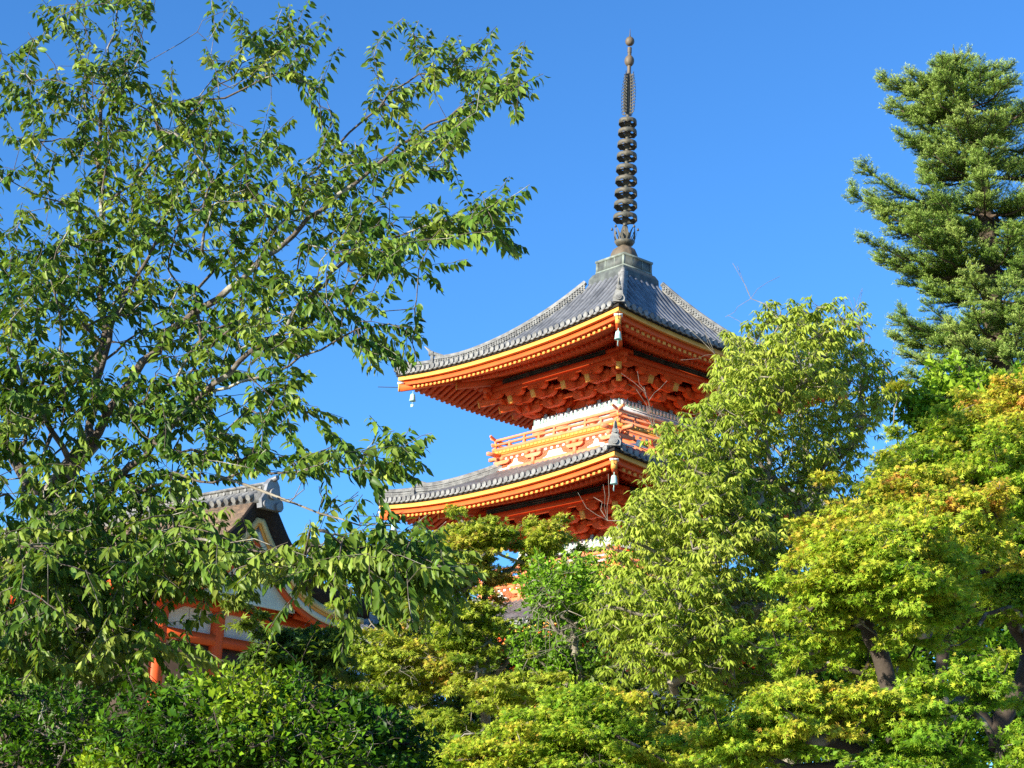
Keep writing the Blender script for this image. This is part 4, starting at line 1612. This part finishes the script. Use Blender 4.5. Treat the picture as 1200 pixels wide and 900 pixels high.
    d.limb(px(0, (253, 557, 13.2), (290, 568, 13), (326, 583, 12.8), (372, 601, 12.6), (421, 614, 12.5), (458, 615, 12.4)), .014, .004, wob=.006)
    for a, m, e in (((340, 588), (355, 570), (352, 548)), ((372, 601), (378, 585), (374, 570)), ((383, 603), (402, 590), (420, 576)), ((402, 590), (412, 584), (420, 580)), ((421, 614), (418, 598), (417, 586)), ((326, 583), (345, 585), (356, 560)), ((436, 615), (441, 604), (446, 594))):
        d.limb(px(12.6, a, m, e), .006, .003, step=.1, wob=.008)
    d.wood(M['bark_grey'], 'bare_twig')
    return t


cherry()


def simple_tree(name, label, Y, trunk, r0, r1, group=None, tip=.0028, ex=2.45, cat='tree', limbs=()):
    P = px(Y, *trunk)
    b = foot(P[0], 0, .15)
    t = Tree(name, label, cat, b, group, tip, ex)
    t.limb([b] + P, r0, r1, step=.3, wob=.02)
    if name == 'maple_tree':
        t.root['group'] = 'maples below the pagoda'
    if name == 'broadleaf_tree':
        t.root['group'] = 'broadleaf trees behind the maples'
    for r_a, r_b, L in limbs:
        t.limb(px(Y, *L), r_a, r_b, step=.3, wob=.025)
    return t


# ---------- yellow-green tree right of the pagoda
def yellow_tree():
    Y = 26.0
    t = simple_tree('evergreen_tree', 'tall yellow green tree with drooping leaf rosettes in front of the pagoda right side', Y,
                    [(925, 905), (922, 820), (915, 740), (930, 660), (935, 590), (945, 545)], .20, .055, tip=.0035,
                    limbs=[(0.072, 0.025, [(945, 545), (975, 530, 26.2), (1006, 515, 26.4), (1008, 480, 26.4), (1012, 430, 26.5), (1005, 380, 26.5)]),
                           (0.072, 0.020, [(935, 590), (905, 560, 25.5), (875, 520, 25.2), (850, 460, 25.1), (838, 420, 25)]),
                           (0.060, 0.015, [(945, 545), (940, 480, 26), (948, 420, 26), (960, 360, 26)]),
                           (0.072, 0.020, [(930, 660), (880, 620, 25), (820, 580, 24.6), (770, 560, 24.4)]),
                           (0.072, 0.020, [(915, 740), (860, 700, 24.6), (790, 660, 24.2), (730, 630, 24)]),
                           (0.060, 0.020, [(915, 760), (850, 740, 24.4), (770, 720, 24), (710, 710, 23.9)]),
                           (0.048, 0.015, [(930, 660), (950, 620, 25), (930, 600, 24.5)]),
                           (0.048, 0.015, [(875, 520, 25.2), (830, 500, 25), (800, 500, 24.8)]),
                           (.05, .012, [(900, 560, 25.3), (895, 470, 25), (905, 410, 25), (915, 365, 25)])])
    dense = [(712, 645), (735, 605), (745, 580), (765, 545), (770, 515), (800, 475), (828, 450), (818, 425), (850, 408), (880, 380), (905, 358), (940, 342), (975, 345), (990, 370),
             (1000, 420), (1005, 450), (985, 470), (940, 480), (905, 500), (900, 560), (935, 600), (945, 640), (930, 690), (905, 740), (890, 790), (850, 815), (800, 815), (755, 800), (700, 785), (692, 740), (690, 690)]
    tf = lambda c: .55 + .12 * math.sin(c[2] * 1.7 + c[0])
    cl = fill(dense, 350, Y - .6, 2.3, front=.62, inset=18)
    rosettes(t, cl, .34, 11, .135, tf, per=8)
    sp = [(985, 350), (1010, 365), (1015, 400), (1042, 420), (1045, 470), (1030, 500), (1000, 545), (960, 600), (920, 590), (905, 520), (940, 480), (1000, 460)]
    rosettes(t, fill(sp, 105, Y, 1.4, inset=8), .30, 7, .12, tf)
    rosettes(t, fill([(722, 600), (745, 580), (765, 595), (740, 640), (722, 650)], 8, Y - 2, .4), .25, 8, .13, tf)
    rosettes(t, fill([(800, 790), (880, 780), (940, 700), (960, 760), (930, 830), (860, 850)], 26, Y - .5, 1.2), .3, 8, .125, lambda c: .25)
    rosettes(t, fill([(860, 400), (920, 370), (990, 380), (1010, 440), (990, 500), (900, 520), (850, 480)], 34, Y + 1.2, .6), .32, 9, .125, lambda c: .4)
    rosettes(t, fill([(850, 560), (930, 560), (1010, 560), (1010, 640), (940, 680), (860, 650)], 40, Y + 1.3, .6), .32, 9, .125, lambda c: .35)
    # leafless shoots
    for x, y, Yd in ((760, 470, 24.4), (765, 500, 24.6), (712, 610, 23.8), (838, 415, 24.8), (880, 350, 25), (1030, 470, 26.3), (1000, 385, 26.4), (1040, 440, 26.4), (878, 395, 25), (985, 430, 26), (1020, 395, 26.3)):
        p = at(x, y, Yd)
        k = t.reach(p, .2)
        for _ in range(4):
            d = norm(rng.normal(0, .5, 3) + [0, 0, .9])
            q = p + d * .36
            t.path(k, [p + d * .2 + rng.normal(0, .03, 3), q, q + d * .25 + rng.normal(0, .06, 3)])
    t.wood(M['bark_grey'])
    t.crown(M['leaf_yellow'], 'lance')


yellow_tree()


# ---------- fir at the right edge
def fir():
    Y = 30.0
    tr = [(1200, 700), (1190, 560), (1180, 450), (1168, 400), (1160, 320), (1150, 220), (1138, 140), (1124, 85), (1117, 56)]
    t = simple_tree('fir_tree', 'dark green fir tree with flat tiers of needled boughs at the upper right', Y, tr, .26, .012, tip=.006, ex=2.2)
    C = crom(px(Y, *tr), .06)
    inv = np.linalg.inv(CM)
    rows_ = np.array([450 - FPX * q[1] / -q[2] for q in (inv @ np.c_[C, np.ones(len(C))].T).T])

    def twig(p, d, L, tint, pl=UPV):
        m = int(L / .0046)
        u = rng.random(m)
        pos = p + d * (u * L)[:, None]
        sd = norm(np.cross(d, pl))
        ang = rng.random(m) * 2 * np.pi
        rad = sd * np.cos(ang)[:, None] * 1.25 + norm(np.cross(sd, d)) * (np.sin(ang)[:, None] * .9 + .3)
        ax = norm(rad + d * .75 + rng.normal(0, .12, (m, 3)))
        nr = LITE + rng.normal(0, .5, (m, 3))
        t.add_leaves(pos, ax, nr, .045 * (.75 + .4 * rng.random(m)), tint + .75 * np.clip(u - .5, 0, 1) + .10 * rng.normal(size=m))

    def frond(k, p, d, L, tint):
        """flat spray of shoots"""
        kk = t.path(k, [p + d * L * .5, p + d * L])
        twig(p, d, L, tint)
        sd0 = norm(np.cross(UPV, d))
        for v in np.arange(.12, .97, .13):
            for s2 in (-1, 1):
                if rng.random() < .10:
                    continue
                l3 = (.10 + .20 * (1 - v) * min(1, L / .5)) * (.8 + .4 * rng.random())
                d3 = norm(d * .8 + sd0 * s2 * .75 + UPV * (.18 + .35 * rng.random()) + rng.normal(0, .14, 3))
                twig(p + d * L * v, d3, l3, tint + .05)

    # row, reach to the left, to the right and towards the eye in metres, boughs
    tiers = [(80, .22, .25, .25, 4), (98, .6, 1.0, .6, 7), (107, 1.42, 1.5, .9, 8), (126, 1.05, 2.0, 1.2, 9), (140, 1.42, 2.1, 1.3, 9), (166, 1.30, 1.9, 1.3, 9), (176, 1.1, 1.9, 1.3, 7), (205, 1.0, 2.0, 1.4, 9), (240, 2.45, 2.0, 1.5, 10), (252, 1.9, 2.1, 1.6, 9),
             (284, 1.9, 2.1, 1.6, 10), (308, 2.25, 2.1, 1.7, 10), (316, 1.9, 2.1, 1.7, 8), (352, 1.2, 2.1, 1.7, 9), (384, 1.7, 2.3, 1.9, 10), (394, 1.8, 2.3, 1.9, 9), (424, 1.6, 2.3, 1.9, 10), (456, 1.7, 2.3, 2.0, 9)]
    for py, Ll, Lr, Lf, nb in tiers:
        p0 = C[int(np.argmin(np.abs(rows_ - py)))]
        a0 = rng.random() * 6.28
        for b in range(nb):
            az = math.pi + rng.normal(0, .06) if b == 0 else a0 + b * 2 * math.pi / nb + rng.normal(0, .2)
            cx, sy = math.cos(az), math.sin(az)
            L = math.sqrt(((Ll if cx < 0 else Lr) * cx) ** 2 + (Lf * sy) ** 2) * (1.0 if b == 0 else .70 + .32 * rng.random())
            d = np.array([cx, sy, 0])
            n = max(4, int(L / .17))
            s = np.linspace(0, 1, n + 1)
            rise = rng.normal(.03, .06) * L
            Q = p0 + d * (s * L)[:, None] + UPV * (rise * s - .12 * L * np.sin(s * 2.6) + .10 * L * s ** 3)[:, None] + rng.normal(0, .03, (n + 1, 3)) * s[:, None]
            ks = [t.near(p0)]
            for q in Q[1:]:
                ks.append(t.node(q, ks[-1]))
            side = np.array([-d[1], d[0], 0])
            bt = .42 + .12 * rng.normal()
            for j in range(1, n + 1):
                fr = s[j]
                if fr < .2:
                    continue
                for sg in (-1, 1):
                    l2 = (.20 + .42 * (1 - fr) * min(1, L / 1.1) + .14 * rng.random())
                    d2 = norm(d * .8 + side * sg * .8 + UPV * (.05 + .25 * rng.random()) + rng.normal(0, .12, 3))
                    frond(ks[j], Q[j], d2, l2, bt + .28 * (fr - .7))
                if rng.random() < .6:
                    frond(ks[j], Q[j], norm(d * .8 + UPV * .55 + rng.normal(0, .25, 3)), .22 + .12 * rng.random(), bt + .12)
            frond(ks[-1], Q[-1], norm(Q[-1] - Q[-2] + UPV * .02), .30, bt + .1)
    # leader
    tip_ = C[-1]
    twig(tip_ - UPV * .35, norm(np.array([.02, 0, 1])), .42, .5)
    for d in ((-.9, -.2, .35), (.9, .2, .3), (-.6, .5, .75), (.35, -.6, .5)):
        twig(tip_ - UPV * .22, norm(np.array(d)), .30, .5)
    twig(at(1145, 97, Y), norm(np.array([.15, 0, 1])), .36, .5)
    t.wood(M['bark_fir'])
    o = t.crown(M['needle'], 'needle')
    print('fir needles', len(o.data.polygons))


fir()


# ---------- Japanese maples on the right
def maple_front_right():
    Y = 15.5
    t = simple_tree('maple_tree', 'dome shaped maple with yellow and orange tinged leaves at right above a leaning dark trunk', Y,
                    [(1050, 905), (1042, 800), (1020, 745), (1006, 700), (1003, 660)], .085, .035,
                    limbs=[(.06, .02, [(1015, 735), (985, 722, 15.19), (960, 700, 14.88), (945, 670, 14.72)]), (.05, .015, [(1003, 660), (1030, 630, 15.19), (1070, 615, 15.04)]),
                           (.04, .015, [(1006, 700), (1050, 690, 15.11), (1100, 680, 14.96)]), (.04, .015, [(1003, 660), (980, 630, 15.19), (970, 610, 15.04)])])
    poly = [(925, 700), (935, 650), (955, 610), (1000, 588), (1050, 580), (1095, 605), (1125, 640), (1140, 690), (1110, 722), (1060, 738), (1010, 730), (965, 728), (935, 722)]
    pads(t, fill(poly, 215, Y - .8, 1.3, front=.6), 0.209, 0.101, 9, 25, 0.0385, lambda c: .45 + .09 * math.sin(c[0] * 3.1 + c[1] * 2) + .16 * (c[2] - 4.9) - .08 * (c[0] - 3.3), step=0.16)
    pads(t, fill([(950, 610), (1000, 575), (1050, 555), (1110, 560), (1170, 600), (1165, 680), (1125, 650), (1070, 600), (1000, 595)], 60, Y + .3, .7, inset=4), .22, .09, 9, 24, .040, lambda c: .50 + .1 * rng.normal(), step=.16)
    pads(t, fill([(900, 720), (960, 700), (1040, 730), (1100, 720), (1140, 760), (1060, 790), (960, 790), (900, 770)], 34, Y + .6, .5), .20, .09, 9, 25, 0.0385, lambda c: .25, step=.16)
    t.wood(M['bark_dark'])
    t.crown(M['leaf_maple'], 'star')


def maple_back_right():
    Y = 18.5
    t = simple_tree('maple_tree', 'broad orange topped maple at the right edge with long diagonal dark limbs', Y,
                    [(1172, 905), (1165, 860), (1142, 830), (1122, 800)], .12, .05,
                    limbs=[(.12, .06, [(1168, 868), (1190, 820), (1203, 780), (1215, 700)]), (.09, .04, [(1210, 768, 18.42), (1190, 735, 18.34), (1165, 710, 18.18), (1145, 695, 18.10), (1115, 668, 18.02), (1105, 650, 17.94)]),
                           (.05, .03, [(1160, 706, 18.18), (1172, 690, 18.18), (1185, 640, 18.34)]), (.05, .02, [(1150, 698, 18.18), (1130, 728, 18.02), (1110, 745, 17.94)]),
                           (.08, .03, [(1108, 840, 18.18), (1105, 790, 18.18), (1108, 745, 18.18), (1118, 690, 18.18), (1125, 640, 18.34), (1110, 575, 18.50)]),
                           (.05, .02, [(1215, 700), (1180, 600, 18.50), (1165, 540, 18.50), (1150, 500, 18.50)]), (.05, .02, [(1120, 610, 18.50), (1090, 570, 18.50), (1060, 550, 18.50)])])
    poly = [(1005, 600), (1010, 555), (1040, 520), (1075, 505), (1105, 480), (1120, 462), (1160, 452), (1210, 450), (1270, 500), (1270, 640), (1200, 670), (1160, 660), (1120, 620), (1080, 590), (1040, 585)]
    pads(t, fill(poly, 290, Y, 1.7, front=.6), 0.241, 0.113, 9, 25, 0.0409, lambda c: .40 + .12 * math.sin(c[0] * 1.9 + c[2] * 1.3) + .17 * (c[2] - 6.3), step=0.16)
    low = [(1120, 660), (1180, 655), (1260, 640), (1260, 740), (1200, 745), (1150, 720)]
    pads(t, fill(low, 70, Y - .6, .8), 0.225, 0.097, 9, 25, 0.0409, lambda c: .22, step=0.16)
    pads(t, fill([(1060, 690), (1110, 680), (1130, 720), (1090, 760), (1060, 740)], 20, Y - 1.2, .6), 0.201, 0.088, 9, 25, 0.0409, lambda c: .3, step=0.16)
    t.wood(M['bark_dark'])
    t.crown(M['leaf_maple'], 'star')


def maple_low_right():
    Y = 14.0
    t = simple_tree('maple_tree', 'low maple with flat yellow green sprays along the bottom right on a horizontal limb', Y,
                    [(1010, 930), (1012, 890), (1005, 860)], .075, .05,
                    limbs=[(.07, .03, [(1070, 900, 13.84), (1020, 884, 13.69), (965, 872, 13.53), (915, 858, 13.38), (880, 850, 13.22)]), (.05, .02, [(1005, 860), (960, 815, 13.69), (930, 800, 13.53)]),
                           (.05, .02, [(1005, 860), (1040, 830, 13.84), (1090, 815, 13.84)]), (.05, .02, [(1010, 890), (930, 900, 13.22), (880, 880, 13.07)])])
    for poly, n, tt in (([(885, 830), (905, 800), (960, 795), (1020, 808), (1060, 815), (1040, 835), (1000, 850), (950, 852), (910, 850)], 46, .33), ([(820, 870), (850, 840), (890, 830), (940, 850), (960, 890), (900, 905), (840, 905)], 40, .3),
                        ([(1040, 830), (1090, 800), (1110, 810), (1090, 850), (1040, 860)], 16, .2), ([(1110, 790), (1150, 775), (1180, 800), (1150, 830)], 12, .25), ([(1180, 850), (1230, 830), (1230, 900), (1170, 900)], 14, .2),
                        ([(1000, 870), (1080, 860), (1150, 880), (1120, 920), (1020, 920)], 24, .1)):
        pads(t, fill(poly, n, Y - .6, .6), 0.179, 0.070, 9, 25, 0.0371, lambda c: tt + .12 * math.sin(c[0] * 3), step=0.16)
    t.wood(M['bark_dark'])
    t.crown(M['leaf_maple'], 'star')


maple_front_right()
maple_back_right()
maple_low_right()


def maple_bottom():
    Y = 22.0
    t = simple_tree('maple_tree', 'wide low maple at bottom centre with yellow green leaves and reddish tips', Y,
                    [(700, 930), (705, 890), (690, 860)], .12, .05,
                    limbs=[(.05, .02, [(690, 860), (640, 835, 21.6), (590, 850, 21.3)]), (.05, .02, [(690, 860), (730, 830, 21.8), (780, 850, 21.6)]), (.05, .02, [(705, 890), (770, 880, 21.5), (830, 890, 21.3)]),
                           (.04, .02, [(640, 835, 21.6), (580, 880, 21), (540, 890, 20.8)]), (.03, .012, [(715, 860, 20.4), (760, 885, 20.4), (790, 898, 20.4)])])
    poly = [(505, 905), (520, 870), (560, 850), (605, 850), (625, 815), (660, 795), (720, 800), (760, 825), (790, 850), (835, 865), (860, 905), (780, 930), (600, 930)]
    pads(t, fill(poly, 190, Y - .5, 1.4, front=.6), .28, .13, 9, 25, 0.0477, lambda c: .30 + .14 * math.sin(c[0] * 2.6 + c[1]) + .08 * (c[2] - 3.2), bare=.05, step=.2)
    t.wood(M['bark_dark'])
    t.crown(M['leaf_maple'], 'star')


def maple_center():
    Y = 30.5
    t = simple_tree('maple_tree', 'slender maple with pale grey forked trunks in front of the pagoda lower roof', Y,
                    [(572, 880), (570, 800), (572, 740), (568, 690), (574, 650), (572, 620)], .13, .035,
                    limbs=[(.09, .03, [(565, 830), (545, 785), (533, 745), (515, 720), (488, 695)]), (.05, .02, [(568, 690), (600, 665), (620, 635), (630, 615)]), (.05, .02, [(574, 650), (560, 620), (540, 610)]),
                           (.05, .02, [(572, 740), (545, 690), (530, 650), (515, 630)]), (.05, .02, [(570, 800), (610, 760), (635, 720)]), (.04, .015, [(515, 720), (512, 690), (500, 660), (480, 640)])])
    pg = [(448, 676), (462, 648), (485, 638), (515, 628), (545, 621), (575, 614), (590, 636), (580, 658), (560, 688), (520, 708), (480, 698)]
    tf = lambda c: .36 + .16 * math.sin(c[0] * 1.3 + c[2] * 2)
    kw = dict(step=.3, mr=.008)
    pads(t, fill(pg, 90, Y, 1.6), .34, .15, 9, 12, 0.0723, tf, bare=.05, **kw)
    pads(t, fill([(505, 641), (530, 621), (560, 608), (590, 612), (605, 631), (580, 648), (540, 658)], 34, Y - .3, .9), .33, .13, 9, 12, 0.0723, tf, **kw)
    pads(t, fill([(612, 648), (615, 626), (640, 614), (665, 624), (658, 644), (636, 653)], 22, Y - .5, .6), .28, .13, 9, 12, 0.0723, lambda c: .5, **kw)
    pads(t, fill([(480, 698), (540, 688), (590, 698), (600, 748), (570, 798), (520, 788), (490, 748)], 60, Y - .5, 1.2), .35, .13, 9, 12, 0.0723, tf, bare=.12, **kw)
    pads(t, fill([(560, 798), (600, 778), (640, 798), (630, 828), (570, 838), (545, 823)], 26, Y - 2, .7), .32, .12, 9, 12, 0.0723, lambda c: .4, **kw)
    pads(t, fill([(560, 668), (590, 663), (600, 693), (570, 708)], 6, Y - .4, .4), .3, .13, 8, 12, 0.0723, lambda c: .85, **kw)
    t.wood(M['bark_grey'])
    t.crown(M['leaf_maple_green'], 'star')


def tree_center_right():
    Y = 29.0
    t = simple_tree('broadleaf_tree', 'green tree with tangled pale twigs between the slender maple and the yellow tree', Y,
                    [(690, 860), (680, 800), (672, 750), (660, 700), (668, 660)], .14, .03,
                    limbs=[(.05, .015, [(672, 750), (650, 735), (640, 700)]), (.05, .015, [(660, 700), (690, 680), (700, 660)]), (.04, .015, [(680, 800), (640, 780), (615, 760)]), (.04, .012, [(672, 750), (700, 720), (715, 700)]), (.04, .012, [(660, 700), (635, 680), (620, 660)])])
    tf = lambda c: .45 + .2 * math.sin(c[0] * 1.7 + c[2] * 1.6)
    poly = [(605, 690), (620, 660), (650, 650), (680, 645), (710, 640), (720, 700), (715, 740), (690, 745), (650, 725), (620, 720)]
    leafy(t, fill(poly, 85, Y, 1.2), .33, 9, 9, .10, tf, mr=.006)
    leafy(t, fill([(600, 730), (640, 740), (700, 760), (715, 800), (650, 810), (600, 790)], 60, Y + .6, .9), .33, 9, 9, .10, lambda c: .25, mr=.006)
    for x, y in ((640, 725), (655, 740), (670, 735), (650, 760), (630, 740), (665, 715), (690, 740), (645, 700), (625, 715)):
        p = at(x, y, Y - 1.1)
        k = t.reach(p, .25, mr=.01)
        for _ in range(6):
            q = p + rng.normal(0, .3, 3)
            t.path(k, [(p + q) / 2 + rng.normal(0, .09, 3), q, q + rng.normal(0, .2, 3)])
    t.wood(M['bark_grey'])
    t.crown(M['leaf_broad'], 'broad')


def maple_center_left():
    Y = 30.0
    t = simple_tree('maple_tree', 'yellow green maple with a leaning bare grey stem right of the gate eave', Y,
                    [(425, 900), (430, 830), (440, 790), (455, 765), (472, 742)], .11, .025,
                    limbs=[(.03, .01, [(472, 742), (485, 720), (500, 700)]), (.04, .015, [(430, 830), (400, 790), (375, 770)]), (.03, .012, [(440, 790), (480, 780), (510, 770)]), (.03, .01, [(455, 765), (440, 740), (432, 725)]), (.03, .01, [(472, 742), (455, 715), (448, 700)])])
    tf = lambda c: .42 + .18 * math.sin(c[0] * 2.3 + c[2] * 1.9)
    pads(t, fill([(345, 790), (370, 755), (400, 740), (430, 738), (455, 725), (480, 730), (515, 745), (530, 790), (510, 830), (470, 850), (400, 840), (350, 825)], 120, Y, 1.4), .32, .13, 9, 13, 0.0723, tf, bare=.07, step=.3, mr=.006)
    pads(t, fill([(445, 690), (470, 672), (500, 680), (520, 705), (500, 730), (460, 725)], 26, Y, .8), .30, .13, 8, 10, 0.0723, tf, bare=.3, step=.3, mr=.008)
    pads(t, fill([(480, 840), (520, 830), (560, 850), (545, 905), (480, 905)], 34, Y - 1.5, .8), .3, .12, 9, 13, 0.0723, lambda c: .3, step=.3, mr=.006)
    t.wood(M['bark_grey'])
    t.crown(M['leaf_maple_green'], 'star')


maple_bottom()
maple_center()
tree_center_right()
maple_center_left()


def filler(name, label, Y, poly, n, T, size, r, tint, mt, trunk, front=.4, kind='broad', nt=9, nl=9, tip=.0035):
    t = simple_tree(name, label, Y, trunk, .14, .04, tip=tip)
    leafy(t, fill(poly, n, Y, T, front=front), r, nt, nl, size, lambda c: tint + .18 * math.sin(c[0] * 1.7 + c[2] * 2.1))
    t.wood(M['bark_dark'])
    t.crown(M[mt], kind)


filler('broadleaf_tree', 'bright green broadleaf tree showing behind the fir foot and the orange maple', 27.0,
       [(1040, 470), (1060, 445), (1090, 435), (1130, 430), (1180, 440), (1260, 430), (1260, 560), (1150, 540), (1080, 520), (1050, 500)], 130, 1.2, .15, .36, .6, 'leaf_broad', [(1130, 910), (1125, 700), (1130, 560), (1140, 490)])
filler('broadleaf_tree', 'shaded green broadleaf tree filling the gaps among the maple trunks at lower right', 25.5,
       [(960, 740), (1040, 720), (1100, 650), (1180, 640), (1270, 650), (1270, 960), (960, 960), (945, 850)], 330, 1.2, .14, .42, .45, 'leaf_broad', [(1080, 930), (1085, 850), (1090, 780)])
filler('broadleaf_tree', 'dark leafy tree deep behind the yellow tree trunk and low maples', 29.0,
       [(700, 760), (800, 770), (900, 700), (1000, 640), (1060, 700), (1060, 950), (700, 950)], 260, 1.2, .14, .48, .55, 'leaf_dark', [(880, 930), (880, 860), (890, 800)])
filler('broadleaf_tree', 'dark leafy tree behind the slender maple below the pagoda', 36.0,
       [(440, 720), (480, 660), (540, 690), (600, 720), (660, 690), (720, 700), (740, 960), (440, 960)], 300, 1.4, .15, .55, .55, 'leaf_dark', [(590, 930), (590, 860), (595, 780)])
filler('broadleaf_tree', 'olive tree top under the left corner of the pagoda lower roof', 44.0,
       [(380, 700), (400, 665), (440, 645), (462, 640), (475, 634), (500, 648), (520, 660), (530, 720), (470, 760), (390, 760)], 80, 1.2, .12, .45, .6, 'leaf_dark', [(455, 900), (455, 800), (460, 720)])


# ---------- foreground shrubs
def bush(name, label, Y, poly, n, T, base_px, tint, r=.135, nt=10, nl=8, size=.042, front=.8):
    p = at(base_px[0], base_px[1], Y)
    b = foot(p)
    t = Tree(name, label, 'shrub', b, None, .0016, 2.3)
    for k in range(7):
        q = at(base_px[0] + rng.normal(0, 90), base_px[1] - 40 - rng.random() * 50, Y + rng.normal(0, .3))
        t.limb([b, b * .5 + q * .5 + rng.normal(0, .1, 3), q] if k else [b, b * .6 + q * .4, q], .035, .012, attach=k > 0)
    cl = fill(poly, n, Y, T, front=front, inset=4)
    leafy(t, cl, r, nt, nl, size, tint, flat=.7)
    # stray shoots and loose tufts outside the mass
    st = cl[rng.random(len(cl)) < .30]
    leafy(t, st + rng.normal(0, 1, st.shape) * [.10, .10, .07], r * .8, 6, 7, size * 1.25, lambda c: tint(c) + .12, flat=.8)
    for c in st[::2]:
        q = c + rng.normal(0, .06, 3)
        spray(t, t.near(q), q, norm(rng.normal(0, .45, 3) + [0, -.2, 1]), .16 + .16 * rng.random(), .018, size * 1.3, .15, tint(c) + .15, bend=.5)
    t.wood(M['bark_dark'], 'stems')
    t.crown(M['leaf_bush'], 'broad', 'foliage')


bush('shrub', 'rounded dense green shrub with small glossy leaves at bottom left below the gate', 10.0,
     [(110, 960), (105, 880), (125, 845), (170, 822), (220, 806), (270, 798), (330, 800), (385, 812), (430, 826), (465, 845), (490, 875), (500, 960)], 620, 1.1, (300, 960),
     lambda c: .45 + .30 * math.sin(c[0] * 4 + c[2] * 5) - .30 * (c[0] > -1.15))  # right part darker: its shading is put into the leaf tint
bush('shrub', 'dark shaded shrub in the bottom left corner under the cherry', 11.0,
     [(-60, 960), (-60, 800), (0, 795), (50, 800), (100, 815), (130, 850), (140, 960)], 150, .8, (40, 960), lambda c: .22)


def shade_maple():
    Y = 17.0
    t = simple_tree('maple_sapling', 'small dark maple in shade rising over the shrub before the gate', Y,
                    [(330, 930), (322, 860), (330, 800), (335, 765)], .05, .015, tip=.004,
                    limbs=[(.02, .008, [(330, 800), (300, 775), (285, 765)]), (.02, .008, [(335, 765), (360, 740), (375, 728)]), (.02, .008, [(330, 790), (370, 770), (395, 765)])])
    pads(t, fill([(280, 800), (292, 765), (320, 745), (350, 738), (385, 745), (400, 772), (380, 800), (330, 808)], 55, Y, .6), .20, .07, 8, 8, .075, lambda c: .35 + .1 * rng.normal(), step=.2)
    pads(t, fill([(270, 700), (290, 700), (300, 720), (280, 725)], 3, Y - .2, .2), .16, .07, 8, 8, .07, lambda c: .9, step=.2)
    t.wood(M['bark_dark'])
    t.crown(M['leaf_dark'], 'star')


shade_maple()
